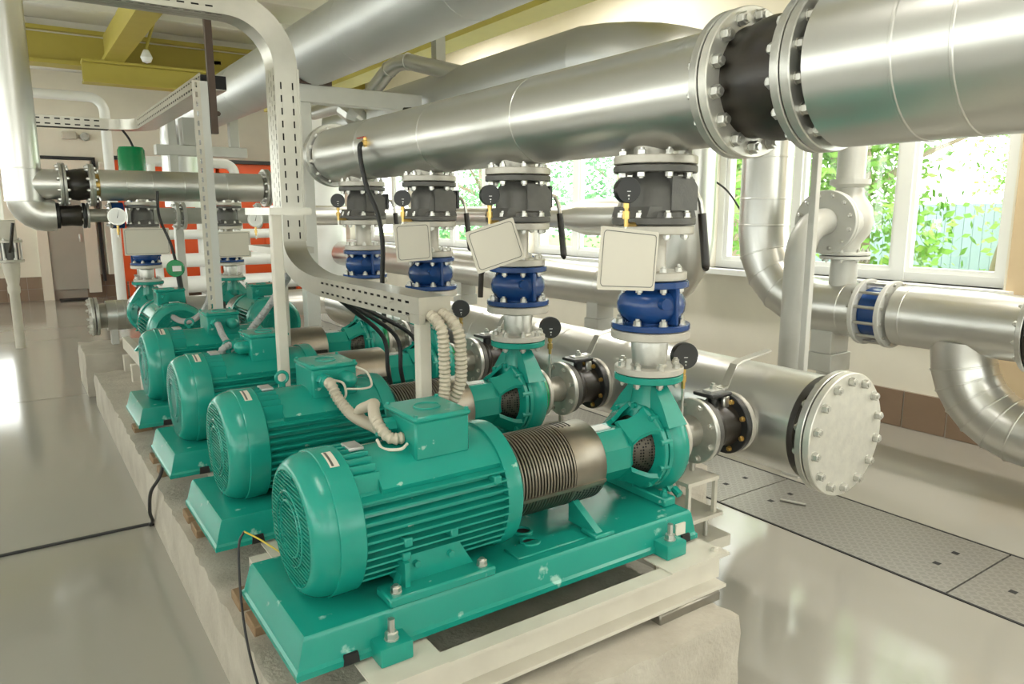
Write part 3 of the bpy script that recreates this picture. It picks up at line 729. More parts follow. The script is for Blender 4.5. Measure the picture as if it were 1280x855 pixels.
def gauge_unit(base, label, r, face, zc, group, kind='back', disc='black_paint'):
    b = V(base); T = thing('pressure_gauge', base, label, 'gauge', group)
    g = G(); g.cyl(b, (b.x, b.y, zc-r-.055), .0055, n=8); g.build('siphon_pipe', 'steel', T)
    g = G(); g.cyl((b.x, b.y, zc-r-.075), (b.x, b.y, zc-r), .0075, n=8); g.cyl((b.x, b.y, zc-r-.05), (b.x, b.y, zc-r-.025), .012, n=6); g.cyl((b.x, b.y, zc-r-.015), (b.x, b.y, zc-r+.004), .010, n=6); g.build('brass_cock', 'brass', T)
    d = V(face).normalized(); P = V((b.x, b.y, zc))
    g = G(); g.lathe(P-d*.018, d, [(0, 0), (0, r*.9), (.004, r), (.03, r), (.034, r*.96), (.034, 0)], 28); cs = g.build('gauge_case', disc, T)
    if kind == 'back':
        _, a, bb_ = frame(d)
        g = G()
        for k, (w, h, oz) in enumerate(((.3, .05, -.1), (.16, .10, -.42), (.06, .12, -.66))):
            q = P+d*.0165+bb_*(oz*r); g.add([q-a*(w*r/2)-bb_*(h*r/2), q+a*(w*r/2)-bb_*(h*r/2), q+a*(w*r/2)+bb_*(h*r/2), q-a*(w*r/2)+bb_*(h*r/2)], [(0, 1, 2, 3)])
        g.build('case_marking', 'dial', cs, smooth=0, solid=.0006)
    else:
        _, a, bb_ = frame(d)
        g = G(); g.cyl(P+d*.0155, P+d*.018, r*.85, n=28); g.build('dial', 'dial', cs)
        g = G(); q = P+d*.0195; g.add([q-a*.003-bb_*.012, q+a*.003-bb_*.012, q+bb_*r*.7+a*r*.25], [(0, 1, 2)]); g.build('pointer', 'black_paint', cs, smooth=0, solid=.0006)
    return T
stack = make_stack()

# ================================================================== SUCTION BRANCH (things)
def make_branch():
    yc = PY[0]; c = (0, yc, AX); x = (1, 0, 0); out = []
    T = thing('suction_spool', (2.03, yc, AX-.126), 'short steel spool between pump inlet and black valve, first ' + REF, 'pipe fitting', 'suction spools at the pump inlets')
    flange(G(), c, x, 1.951, 1.972, .112).build('flange', 'silver_paint', T)
    G().lathe(c, x, [(1.965, .052), (1.99, .050), (2.07, .060), (2.09, .062)], 26).build('reducer', 'raw_pipe', T)
    f = flange(G(), c, x, 2.084, 2.106, .127).build('flange', 'galv', T); bolts(f, (2.085, yc, AX), (-1, 0, 0), .106, 8, .012, stud=.3)
    out.append(T)
    T = thing('lever_valve', (2.2, yc, AX-.12), 'black valve with long flat steel lever on suction side, first ' + REF, 'valve', 'black lever valves on the suction side')
    flange(G(), c, x, 2.110, 2.137, .120).build('flange', 'dark_cast', T)
    bd = G().lathe(c, x, [(2.12, .085), (2.137, .090), (2.15, .100), (2.17, .100), (2.185, .086), (2.25, .084), (2.27, .09), (2.285, .09)], 36).build('valve_body', 'rubber', T)
    f = flange(G(), c, x, 2.268, 2.296, .122).build('flange', 'black_paint', T); bolts(f, (2.269, yc, AX), (-1, 0, 0), .102, 8, .010, 'brass', stud=.2)
    g = G(); g.cyl((2.20, yc, AX+.08), (2.20, yc, AX+.128), .022, n=14); g.box((2.14, yc-.05, AX+.125), (2.255, yc+.05, AX+.140), .004); g.build('stem_plate', 'black_paint', T)
    g = G(); g.box((2.165, yc-.022, AX+.140), (2.245, yc+.022, AX+.147)); 
    fr = []
    for xx, zz, w in ((2.23, .143, .020), (2.265, .146, .019), (2.315, .228, .017), (2.345, .24, .017), (2.53, .262, .016)):
        fr.append([(xx, yc-w, AX+zz), (xx, yc+w, AX+zz), (xx, yc+w, AX+zz+.007), (xx, yc-w, AX+zz+.007)])
    g.sweep(fr); LV = g.build('lever', 'steel', T, smooth=20)
    bolt(LV, (2.20, yc, AX+.147), (0, 0, 1), .014, 'steel', .6)
    G().box((2.225, yc-.035, AX+.07), (2.26, yc-.02, AX+.12), .004).build('lever_stop', 'steel', T)
    out.append(T)
    T = thing('branch_nozzle', (2.33, yc, AX-.12), 'silver flanged stub joining the suction pipe, first ' + REF, 'pipe fitting', 'stubs on the suction pipe')
    f = flange(G(), c, x, 2.299, 2.321, .122).build('flange', 'silver_paint', T); bolts(f, (2.321, yc, AX), x, .102, 8, .010, stud=.3)
    G().cyl((2.31, yc, AX), (2.345, yc, AX), .075, n=28).build('stub', 'silver_paint', T)
    out.append(T)
    T = gauge_unit((2.03, yc, AX+.05), 'black pressure gauge on long thin stem over suction spool, first ' + REF, .05, (-.45, -1, .05), 1.005, 'pressure gauges over the suction spools', 'back')
    out.append(T)
    # little trestle under the spool
    T = thing('pipe_trestle', (2.04, yc, 0), 'small white steel trestle under suction spool, first ' + REF, 'support', 'trestles under the suction spools')
    g = G(); g.box((1.97, yc-.10, .53), (2.14, yc+.10, .545))
    for (xx, yy) in ((1.975, yc-.098), (2.12, yc-.098), (1.975, yc+.083), (2.12, yc+.083)): g.box((xx, yy, .40), (xx+.015, yy+.015, .53))
    g.build('saddle_frame', 'white_paint', T, smooth=0)
    g = G(); g.box((1.96, yc-.11, .385), (2.16, yc+.11, .40)); g.box((1.95, yc-.12, .255), (2.20, yc+.12, .30)); g.build('foot_plate', 'white_paint', T, smooth=0)
    for xx in (2.0, 2.11):
        for yy in (yc-.07, yc+.07): G().cyl((xx, yy, .29), (xx, yy, .40), .009, n=8).build('jack_screw', 'steel', T)
    for yy in (yc-.09, yc+.075): G().box((2.0, yy, .0), (2.12, yy+.015, .26)).build('leg', 'white_paint', T, smooth=0)
    G().cyl((2.10, yc, .545), (2.10, yc, .585), .012, n=8).build('jack_bolt', 'steel', T)
    out.append(T)
    return out
branch = make_branch()

# beams and shims under the pump
def make_beams():
    yc = PY[0]; out = []
    for i, sy in enumerate((-1, 1)):
        g = G(); y = yc+sy*.305; x0, x1 = .55, 1.885
        a = y+sy*.065; b = y-sy*.065       # a = outer edge
        # channel, open side outward
        w0, w1 = sorted((y+sy*.008, y+sy*.020))
        f0, f1 = sorted((y+sy*.060, y+sy*.008)); p0, p1 = sorted((y+sy*.062, y-sy*.065))
        g.box((x0, f0, .401), (x1, f1, .412)); g.box((x0, w0, .305), (x1, w1, .403)); l0, l1 = sorted((y+sy*.068, y+sy*.008)); g.box((x0, l0, .297), (x1-.02, l1, .308))
        T = thing('steel_channel', (1.2, y, .297), '', 'beam', 'white steel channels under the pump sets')
        T['label'] = ('white steel channel along the outer side of pump base, first ' if sy < 0 else 'white steel channel along the inner side of pump base, first ') + REF
        g.build('channel', 'white_paint', T, smooth=0)
        for px in (.70, 1.70): G().box((px-.09, p0, .412), (px+.17 if px > 1 else px+.11, p1, .4165)).build('bearing_plate', 'white_paint', T, smooth=0)
        bolt(T, (1.845, y+sy*.03, .412), (0, 0, 1), .013, 'white_paint', .2)
        out.append(T)
        for px, w in ((.545, .10), (1.69, .28)):
            g = G(); g.box((px-w*.5, y-.055+sy*.02, .262), (px+w*.5, y+.055+sy*.02, .297), .004)
            T = g.build('packing_block', 'wood' if px < 1 else 'shim', loc=(px, y, .262))
            tag(T, ('worn wooden packing block' if px < 1 else 'dark steel packing block') + (' under outer channel' if sy < 0 else ' under inner channel') + ' of pump, first ' + REF, 'packing block', 'packing blocks on the plinth')
            out.append(T)
    return out
beams = make_beams()

kidmap()
protos = [pump] + stack + branch + beams
for i in range(1, 4):
    for o in protos: dup(o, (0, PY[i]-PY[0], 0), o['label'].replace('first', ORD[i]))

# second and fourth motors have the cable entry on the long side of the box
for o in list(bpy.data.objects):
    if o.name in ('pump_set.001', 'pump_set.003'):
        for tb in children(o):
            if tb.name.startswith('terminal_box'):
                for c in children(tb):
                    if c.name.startswith(('cable_gland', 'blank_plug')):
                        ctr = V((.948, PY[0]-.01, 0))-V((1.15, PY[0], 0)); Rz = Matrix.Rotation(PI/2, 3, 'Z')
                        c.rotation_euler = (0, 0, PI/2); c.location = ctr - Rz @ ctr + V((0, -.012, 0))
# first motor: side entry taken up by conduits; third and fourth couplings have plain guards with a perforated flank
def drop(o):
    for c in children(o): drop(c)
    bpy.data.objects.remove(o)
for part in children(pump):
    for c in children(part):
        if c.name.startswith(('blank_plug', 'eye_bolt')): drop(c)
for o in list(bpy.data.objects):
    if o.name in ('pump_set.002', 'pump_set.003'):
        yo = o.location.y
        for part in children(o):
            if part.name.startswith('guard_core'):
                for c in children(part):
                    if c.name.startswith(('louvre_rings', 'perforations', 'guard_sleeve')): drop(c)
        g = G(); g.lathe((0, yo, AX), (1, 0, 0), [(1.178, .120), (1.178, .134), (1.536, .134), (1.540, .131), (1.540, .09)], 56); g.build('guard_sleeve', 'guard', o)
        fr = []
        for k in range(9):
            a = math.radians(176+60*k/8); cs, sn = math.cos(a), math.sin(a)
            fr.append([(1.40, yo+.1335*cs, AX+.1335*sn), (1.53, yo+.1335*cs, AX+.1335*sn), (1.53, yo+.1355*cs, AX+.1355*sn), (1.40, yo+.1355*cs, AX+.1355*sn)])
        G().sweep(fr).build('perforated_flank', 'perforated', o)
# second, smaller pump group turned a quarter: motors face the row, pumps beyond
kidmap()
REF2 = ['beside the left riser pipe', 'farther from the left riser pipe']
def relabel(o, w):
    return o['label'].replace('first ' + REF, w).replace(', ,', ',')
FY = 6.75
for j, (sx, words) in enumerate(((.93, 'far group, riser side'), (1.60, 'far group, boiler side'))):
    piv = (SX, PY[0], .425)
    p = dup(pump, None, 'teal pump set without base frame, ' + words, PI/2, 1.0, piv, (sx, FY, .425), skip=('base_frame', 'motor_foot', 'guard_foot', 'foot_plate', 'pump_foot'))
    p['group'] = 'teal pump sets in the far group'
    for o in stack:
        if o.name.startswith('pressure_gauge'): continue
        s_ = .87; c = dup(o, None, relabel(o, words), PI/2, s_, (SX, PY[0], .945), (sx, FY, .945))
        c['group'] = o['group'] + ' of the far group'
    for o in branch[:3]:
        c = dup(o, None, relabel(o, words), PI/2, 1.0, piv, (sx, FY, .425)); c['group'] = o['group'] + ' of the far group'
    T = thing('pump_stand', (sx, 6.0, .262), 'white steel stand under the pump ' + words, 'stand', 'stands of the far pumps')
    for xx in (sx-.22, sx+.16): G().box((xx, 5.45, .40), (xx+.06, 6.85, .50), .004).build('rail', 'white_paint', T, smooth=0)
    for yy in (5.55, 6.05, 6.5): G().box((sx-.26, yy, .262), (sx+.26, yy+.06, .40), .004).build('cross_bearer', 'white_paint', T, smooth=0)
    for yy in (5.62, 5.95):
        for s_ in (-1, 1): G().prism([(sx+s_*.24, .52), (sx+s_*.12, .52), (sx+s_*.12, .60), (sx+s_*.17, .60)], 1, yy, yy+.05).build('motor_foot', 'green', T, smooth=0)

# ================================================================== MAIN PIPES OF THE ROW
HX, HZ, HR = 1.85, 1.902, .172
Y1 = (0, 1, 0); X1 = (1, 0, 0); Z1 = (0, 0, 1)
def bigflange(parent, c, d, t0, t1, ro, ri, nb, bs, side=1, m='galv', name='flange', stud=.35):
    f = flange(G(), c, d, t0, t1, ro, ri, 56).build(name, m, parent)
    dd = V(d).normalized(); bolts(f, V(c)+dd*(t1 if side > 0 else t0), dd*side, ro-(ro-ri)*.42 if False else ro-.033, nb, bs, stud=stud)
    return f
# header (long part with outlets)
T = thing('header_pipe', (HX, 3.2, HZ-HR), 'long aluminium clad header pipe above the four discharge stacks', 'pipe')
g = G(); g.lathe((HX, 0, HZ), Y1, [(1.535, .12), (1.530, HR), (4.74, HR), (4.74, .12)], 64); g.build('cladding', 'alu', T)
seams(T, (HX, 0, HZ), Y1, (2.47, 3.27, 4.05), HR, 'alu')
g = G(); g.lathe((HX, 0, HZ), Y1, [(4.72, .14), (4.80, .14), (4.80, .12), (4.72, .12)], 40); g.build('pipe_end', 'raw_pipe', T)
bigflange(T, (HX, 0, HZ), Y1, 4.76, 4.79, .205, .10, 12, .016, -1)
f = flange(G(), (HX, 0, HZ), Y1, 4.795, 4.82, .205, .0, 56); f = f.build('blind_flange', 'galv', T)
g = G(); g.cyl((HX, 1.465, HZ), (HX, 1.545, HZ), .135, n=40); g.build('neck', 'brass', T)
bigflange(T, (HX, 0, HZ), Y1, 1.477, 1.507, .213, .10, 14, .017, 1)
for yy in PY:
    flange(G(), (SX, yy, 0), Z1, 1.688, 1.716, .142).build('outlet_flange', 'silver_paint', T)
    fo = children(T)[-1]
    G().cyl((SX, yy, 1.70), (SX, yy, 1.78), .075, n=28).build('outlet_neck', 'raw_pipe', T)
    bolts(T, (SX, yy, 1.716), Z1, .117, 8, .0135, stud=.5)
# rubber expansion joint
T = thing('expansion_joint', (HX, 1.5, HZ-.2), 'black rubber expansion joint with bolted galvanised flanges in the header', 'expansion joint')
g = G(); g.lathe((HX, 0, HZ), Y1, [(1.220, .16), (1.227, .178), (1.245, .158), (1.265, .155), (1.315, .168), (1.345, .171), (1.375, .168), (1.425, .155), (1.440, .158), (1.455, .178), (1.462, .16)], 56); g.build('rubber_bellows', 'rubber', T)
f = flange(G(), (HX, 0, HZ), Y1, 1.440, 1.471, .213, .15, 64).build('flange', 'cover_plate', T); bolts(f, (HX, 1.440, HZ), (0, -1, 0), .183, 14, .019, 'galv', stud=.35)
f = flange(G(), (HX, 0, HZ), Y1, 1.210, 1.237, .213, .15, 64).build('flange', 'galv', T); bolts(f, (HX, 1.237, HZ), (0, 1, 0), .183, 14, .018, 'galv', stud=.35)
# wider near section
HR2 = .203
T = thing('header_section', (HX, .2, HZ-.2), 'wider aluminium clad header section past the rubber joint', 'pipe')
bigflange(T, (HX, 0, HZ), Y1, 1.177, 1.206, .213, .10, 14, .015, -1, stud=.2)
g = G(); g.lathe((HX, 0, HZ), Y1, [(-2.6, .15), (-2.6, HR2), (1.150, HR2), (1.155, .15)], 72); g.build('cladding', 'alu', T)
seams(T, (HX, 0, HZ), Y1, (.93, .80, -.2, -1.2), HR2, 'alu', .010, .003)
g = G(); g.lathe((HX, 0, HZ), Y1, [(1.135, .13), (1.185, .13)], 40); g.build('neck', 'rubber', T)
# drain cock with hose on the header
T = thing('drain_hose', (1.68, 3.9, 1.05), 'black drain hose with brass cock and red handle hanging from header', 'hose')
g = G(); g.cyl((1.72, 3.87, 1.90), (1.66, 3.87, 1.905), .010, n=10); g.cyl((1.675, 3.87, 1.885), (1.675, 3.87, 1.935), .011, n=8); g.box((1.655, 3.855, 1.89), (1.69, 3.885, 1.92), .004); g.build('brass_cock', 'brass', T)
g = G(); g.box((1.66, 3.865, 1.934), (1.68, 3.96, 1.941), .002); g.build('handle', 'red_paint', T)
g = G(); g.tube(spline([(1.66, 3.87, 1.905), (1.64, 3.87, 1.88), (1.645, 3.86, 1.78), (1.66, 3.83, 1.66), (1.69, 3.77, 1.52), (1.70, 3.74, 1.35), (1.69, 3.74, 1.15), (1.70, 3.75, .92)], 8), .013, 10); g.build('hose', 'cable', T)
# suction collector
CX, CZ, CR = 2.52, .707, .205
T = thing('suction_pipe', (CX, 3.5, CZ-.24), 'large aluminium clad suction pipe with bolted blind end flange', 'pipe')
g = G(); g.lathe((CX, 0, CZ), Y1, [(1.58, .13), (1.575, CR), (6.4, CR), (6.4, .13)], 72); g.build('cladding', 'alu', T)
seams(T, (CX, 0, CZ), Y1, (2.25, 3.05, 3.9, 4.7), CR)
g = G(); g.cyl((CX, 1.50, CZ), (CX, 1.60, CZ), .165, n=40); g.build('neck', 'rubber', T)
bigflange(T, (CX, 0, CZ), Y1, 1.494, 1.521, .236, .10, 14, .016, 1)
f = flange(G(), (CX, 0, CZ), Y1, 1.460, 1.488, .236, .0, 72).build('blind_flange', 'cover_plate', T); bolts(f, (CX, 1.460, CZ), (0, -1, 0), .205, 14, .0165, 'galv', stud=.25)
for yy, wd in ((2.3, 'between first and second trestle'), (3.9, 'between third and fourth trestle'), (5.6, 'beyond the fourth trestle')):
    S_ = thing('pipe_support', (CX, yy, 0), 'concrete and steel foot under suction pipe ' + wd, 'support', 'feet under the suction pipe')
    g = G(); g.box((CX-.13, yy-.09, 0), (CX+.13, yy+.09, .34), .01); g.build('pedestal', 'concrete', S_)
    g = G(); g.prism([(CX-.14, .34), (CX+.14, .34), (CX+.17, .58), (CX+.10, .542), (CX, .5), (CX-.10, .542), (CX-.17, .58)], 1, yy-.04, yy+.04); g.build('saddle', 'grey_paint', S_, smooth=0)
# sign plates hung on the stacks
def signplate(p, w, h, roll, yaw, label, group=None, pitch=0.0):
    T = thing('sign_plate', p, label, 'sign', group)
    R = (Matrix.Rotation(yaw, 3, 'Z') @ Matrix.Rotation(pitch, 3, 'X') @ Matrix.Rotation(roll, 3, 'Y'))
    P = V(p)
    def rr(w, h, r, n=5):
        o = []
        for (cx_, cz_, a0) in ((w/2-r, h/2-r, 0), (-w/2+r, h/2-r, 90), (-w/2+r, -h/2+r, 180), (w/2-r, -h/2+r, 270)):
            for k in range(n+1): a = math.radians(a0+90*k/n); o.append((cx_+r*math.cos(a), cz_+r*math.sin(a)))
        return o
    g = G(); g.prism(rr(w, h, .006), 1, -.002, .002); g.v = [P+R @ q for q in g.v]; pl = g.build('plate', 'sign', T, smooth=0)
    o_, i_ = rr(w-.02, h-.02, .014), rr(w-.025, h-.025, .012); n = len(o_)
    g = G(); g.add([P+R @ V((q[0], -.0028, q[1])) for q in o_+i_], [(k, (k+1) % n, n+(k+1) % n, n+k) for k in range(n)]); g.build('border_line', 'sign_line', pl, smooth=0)
    g = G(); g.cyl(P+R @ V((0, .002, 0)), P+R @ V((.04, .10, 0)), .008, n=8); g.build('stud', 'steel', pl)
    return T
signplate((1.575, 1.66, 1.385), .28, .188, math.radians(5), math.radians(8), 'blank cream sign plate with rounded border, hanging nearly level by dark valve')
signplate((1.60, 2.45, 1.40), .215, .17, math.radians(-16), math.radians(-12), 'blank cream sign plate tilted strongly against the second discharge stack', None, math.radians(-8))
signplate((1.64, 3.25, 1.385), .18, .185, math.radians(-3), math.radians(-10), 'small blank cream sign plate on the third discharge stack')
signplate((.925, 6.56, 1.30), .34, .215, 0, math.radians(4), 'blank cream sign plate on the far stack beside the riser pipe')
signplate((1.60, 6.56, 1.26), .28, .22, 0, math.radians(4), 'blank pale sign plate on the far stack near the orange boilers')

# ================================================================== CABLE TRAY OF THE ROW
TX0, TX1 = 1.04, 1.145
def tray():
    T = thing('cable_tray', (1.09, 3.4, 1.2), 'galvanised slotted cable tray dropping from ceiling and running over the pumps', 'cable tray')
    yv0, yv1 = 3.37, 3.50     # vertical run
    zt, zb = 1.265, 1.190
    # vertical run: slotted sides and closed back
    z0, z1 = 1.40, 2.16
    G().perf((TX0, yv1, z0), (0, 0, 1), (0, -1, 0), z1-z0, yv1-yv0, 4, .042, .026, .006, True).build('slotted_base', 'tray_zinc', T, smooth=0, solid=.0015)
    G().perf((TX0, yv0, z0), (0, 0, 1), (1, 0, 0), z1-z0, TX1-TX0, 2, .055, .030, .007).build('slotted_side', 'tray_zinc', T, smooth=0, solid=.0015)
    g = G(); g.box((TX0+.012, yv0+.012, z0), (TX1, yv1-.004, z1)); g.build('shade_fill', 'dark_gap', T, smooth=0)  # near-black block standing in for the shade inside the tray
    g = G(); g.box((TX1-.006, yv0-.006, z0), (TX1+.004, yv1, z1)); g.build('side_wall', 'tray_zinc', T, smooth=0)
    # upper bend and run towards the left
    R = .20; cx_, cz_ = TX0-.19, z1
    fr = []
    for k in range(13):
        a = math.radians(90*k/12); ri, ro = .19, .19+(TX1-TX0)
        u = V((math.cos(a), 0, math.sin(a))); c = V((cx_, 0, cz_))
        fr.append([c+u*ri+V((0, yv0, 0)), c+u*ro+V((0, yv0, 0)), c+u*ro+V((0, yv1, 0)), c+u*ri+V((0, yv1, 0))])
    G().sweep(fr).build('bend', 'tray_zinc', T)
    zl, zh = cz_+.19, cz_+.19+(TX1-TX0); xl = -4.3
    G().perf((xl, yv0, zl), (1, 0, 0), (0, 0, 1), cx_-xl, zh-zl, 2, .055, .030, .007).build('slotted_side', 'tray_zinc', T, smooth=0, solid=.0015)
    G().perf((xl, yv1, zl), (1, 0, 0), (0, -1, 0), cx_-xl, yv1-yv0, 4, .042, .026, .006, True).build('slotted_base', 'tray_zinc', T, smooth=0, solid=.0015)
    g = G(); g.box((xl, yv0+.012, zl+.012), (cx_, yv1-.004, zh)); g.build('shade_fill', 'dark_gap', T, smooth=0)
    # lower bend to horizontal towards the viewer (-y)
    fr = []; n = 14; yb = 2.93
    for k in range(n+1):
        a = math.radians(90*k/n)
        # outer (back/bottom) curve and inner (front/top) curve
        yo = yb+(yv1-yb)*math.cos(a)*1.0; zo = z0-(z0-zb)*math.sin(a)
        yi = yb+(yv0-yb)*math.cos(a)*1.0; zi = z0-(z0-zt)*math.sin(a)
        fr.append([(TX0, yi, zi), (TX1, yi, zi), (TX1, yo, zo), (TX0, yo, zo)])
    G().sweep(fr).build('bend', 'tray_zinc', T)
    ye = 2.03
    G().perf((TX0, ye+.06, zb), (0, 1, 0), (0, 0, 1), yb-ye-.06, zt-zb, 2, .055, .028, .008).build('slotted_side', 'tray_zinc', T, smooth=0, solid=.0015)
    g = G(); g.box((TX0+.012, ye+.01, zb+.004), (TX1, yb, zt-.006)); g.build('shade_fill', 'dark_gap', T, smooth=0)
    g = G(); g.box((TX0-.003, ye, zt-.008), (TX1+.004, yb+.03, zt+.002)); g.box((TX1, ye, zb), (TX1+.003, yb, zt)); g.box((TX0, ye, zb-.002), (TX1, yb, zb+.002)); g.build('lid', 'tray_zinc', T, smooth=0)
    g = G(); g.box((TX0-.004, ye-.004, zb+.022), (TX1+.004, ye+.06, zt+.003)); g.box((TX0-.005, ye-.005, zb-.008), (TX0+.018, ye+.061, zb+.0215)); g.build('end_cap', 'tray_zinc', T, smooth=0)
    return T
tray()
def trayl(x, y, ztop, label, arm=None):
    T = thing('tray_post', (x, y, .262), label, 'post', 'white posts carrying the cable tray')
    g = G(); g.box((x-.021, y-.021, .268), (x+.021, y+.021, ztop), .003); g.build('post', 'white_paint', T, smooth=0)
    G().box((x-.06, y-.06, .258), (x+.06, y+.06, .272)).build('base_plate', 'white_paint', T, smooth=0)
    if arm: g = G(); g.box(*arm); g.build('arm', 'tray_zinc', T, smooth=0)
trayl(1.095, 2.12, 1.19, 'white post under the open end of the cable tray', ((1.03, 2.09, 1.185), (1.15, 2.15, 1.204)))
trayl(.915, 3.06, 1.53, 'tall white post with bracket beside the tray bend', ((.885, 3.03, 1.52), (1.06, 3.40, 1.55)))
trayl(1.19, 3.905, 1.36, 'short white post behind the tray bend', ((1.03, 3.48, 1.335), (1.22, 3.93, 1.365)))
# hoses
def hose(name, pts, r, label, m='hose', ribbed=True, group=None, pitch=.0145):
    g = corrugated(spline(pts, 10), r, pitch) if ribbed else G().tube(spline(pts, 8), r, 8)
    return tag(g.build(name, m), label, 'hose' if ribbed else 'cable', group)
e = 2.03
hose('conduit_hose', [(1.075, e+.06, 1.222), (1.078, e+.0, 1.21), (1.09, e-.05, 1.17), (1.10, e-.045, 1.08), (1.105, e-.035, .97), (1.07, 1.985, .90), (.98, 1.985, .875), (.90, 1.97, .885), (.84, 1.93, .92), (.815, 1.865, .925)], .020, 'cream ribbed conduit bending from tray end down to the terminal box, inner one of pair')
hose('conduit_hose', [(1.112, e+.06, 1.225), (1.118, e+.0, 1.213), (1.14, e-.06, 1.17), (1.152, e-.06, 1.08), (1.155, e-.04, .97), (1.10, e-.01, .88), (1.0, 2.045, .848), (.935, 2.08, .845), (.925, 2.2, .84), (.93, 2.35, .835), (.915, 2.43, .875), (.905, 2.47, .92), (.903, 2.50, .925)], .021, 'cream ribbed conduit running from tray end to the second motor terminal box')
hose('conduit_hose', [(.862, 1.80, .905), (.825, 1.81, .91), (.81, 1.86, .945), (.84, 1.95, .958), (.885, 2.05, .945), (.905, 2.15, .912), (.93, 2.27, .87), (.95, 2.33, .83), (.98, 2.3, .80)], .018, 'spare length of cream ribbed conduit looped between the first two motors')
hose('conduit_hose', [(.81, 3.50, .925), (.77, 3.49, .91), (.76, 3.52, .87), (.80, 3.66, .86), (.90, 3.74, .88), (1.0, 3.72, 1.0), (1.08, 3.60, 1.15), (1.09, 3.48, 1.24)], .017, 'grey ribbed conduit looping from the third motor terminal box to tray', 'grey_hose')
hose('conduit_hose', [(.903, 4.195, .925), (.905, 4.165, .92), (.91, 4.10, .87), (.93, 4.03, .83), (.98, 3.98, .86), (1.06, 3.90, .98), (1.09, 3.7, 1.12), (1.09, 3.5, 1.22)], .018, 'grey ribbed conduit from the fourth motor terminal box behind tray post', 'grey_hose')
hose('tie_wire', [(.925, 2.50, .93), (.95, 2.47, .92), (.955, 2.46, .88), (.94, 2.47, .855), (.92, 2.46, .86)], .0045, 'thin cream wire looped under the second terminal box', 'wire', False)
hose('tie_wire', [(1.03, 2.54, .96), (1.06, 2.51, .94), (1.06, 2.47, .90), (1.02, 2.45, .895), (.96, 2.46, .90)], .004, 'thin white wire curling round the plug of second terminal box', 'wire', False)
hose('tie_wire', [(.80, 1.84, .90), (.80, 1.80, .885), (.83, 1.755, .89), (.855, 1.76, .90)], .0045, 'short pale wire at the gland of the first terminal box', 'wire', False)
CW = ['shortest black cable hanging under the tray, close to the tray bend', 'middle black cable hanging under tray between its two neighbours', 'longest black cable hanging under tray, nearest the open tray end']
for k, (xx, yy) in enumerate(((1.35, 3.0), (1.40, 2.97), (1.46, 2.92))):
    hose('signal_cable', [(1.10, yy+.02, 1.21), (1.20+.02*k, yy, 1.12), (xx, yy, .98), (xx+.02, yy, .82), (xx+.06, yy+.04, .70)], .010, CW[k], 'cable', False, 'black cables under the tray')
# earth leads at the left ends of the bases
for k, (yy, lab) in enumerate(((1.96, 'black earth lead tied to first pump base running down plinth'), (3.55, 'black earth lead looping from third pump base down to floor joint'))):
    if k == 0:
        hose('earth_lead', [(.49, yy+.16, .60), (.47, yy+.15, .56), (.455, yy+.10, .42), (.45, yy+.02, .29), (.44, yy-.2, .20), (.445, yy-.35, .10), (.44, yy-.40, .012)], .0036, lab, 'cable', False)
        hose('earth_wire', [(.49, yy+.16, .60), (.52, yy+.12, .585), (.56, yy+.05, .56)], .0025, 'yellow earth wire at the first pump base corner', 'wire_yellow', False)
    else:
        hose('earth_lead', [(.50, yy, .45), (.47, yy, .34), (.43, yy+.05, .25), (.43, yy+.15, .12), (.44, yy+.26, .012), (.30, yy+.285, .006), (-1.5, yy+.288, .004)], .008, lab, 'cable', False)

# ================================================================== OVERHEAD PIPES
T = thing('overhead_pipe', (1.9, 4, 2.47), 'large grey clad overhead pipe running along under the ceiling', 'pipe')
OZ, OR = 2.636, .218
g = G(); g.lathe((1.9, 0, OZ), Y1, [(-4.2, 0), (-4.2, OR), (9.9, OR)], 56); g.build('cladding', 'alu_dull', T)
seams(T, (1.9, 0, OZ), Y1, (1.9, 3.1, 4.35, 5.6, 7.0, 8.4), OR, 'alu_dull')
g = G(); g.tube(arc((1.9, 9.9, OZ-.3), (0, 0, 1), (0, 1, 0), .3, 0, 90, 6) + [V((1.9, 10.2, 1.6))], OR, 32); g.build('elbow', 'alu_dull', T, smooth=20)
# frame that carries it
T = thing('pipe_gantry', (1.95, 5.3, 0), 'grey steel frame with post and arm carrying overhead pipe', 'frame')
G().box((1.77, 5.25, 0), (1.87, 5.35, 2.30), .004).build('post', 'pale_grey', T, smooth=0)
G().box((1.72, 5.24, 2.30), (2.75, 5.36, 2.42), .004).build('arm', 'pale_grey', T, smooth=0)
G().box((1.78, 5.22, 2.42), (2.02, 5.38, 2.505)).build('saddle_block', 'brown_paint', T, smooth=0)
T = thing('pipe_gantry', (1.6, 8.2, 0), 'light grey steel goal frame carrying pipes behind the far header', 'frame')
G().box((1.42, 8.15, 0), (1.50, 8.25, 2.50), .004).build('post', 'pale_grey', T, smooth=0)
G().box((1.30, 8.13, 2.10), (2.18, 8.27, 2.20), .004).build('arm', 'pale_grey', T, smooth=0)
G().box((2.02, 8.15, 2.20), (2.11, 8.25, 2.52), .004).build('stub_post', 'pale_grey', T, smooth=0)
G().box((1.55, 8.10, 2.20), (1.80, 8.3, 2.47), .004).build('saddle_block', 'grey_paint', T, smooth=0)
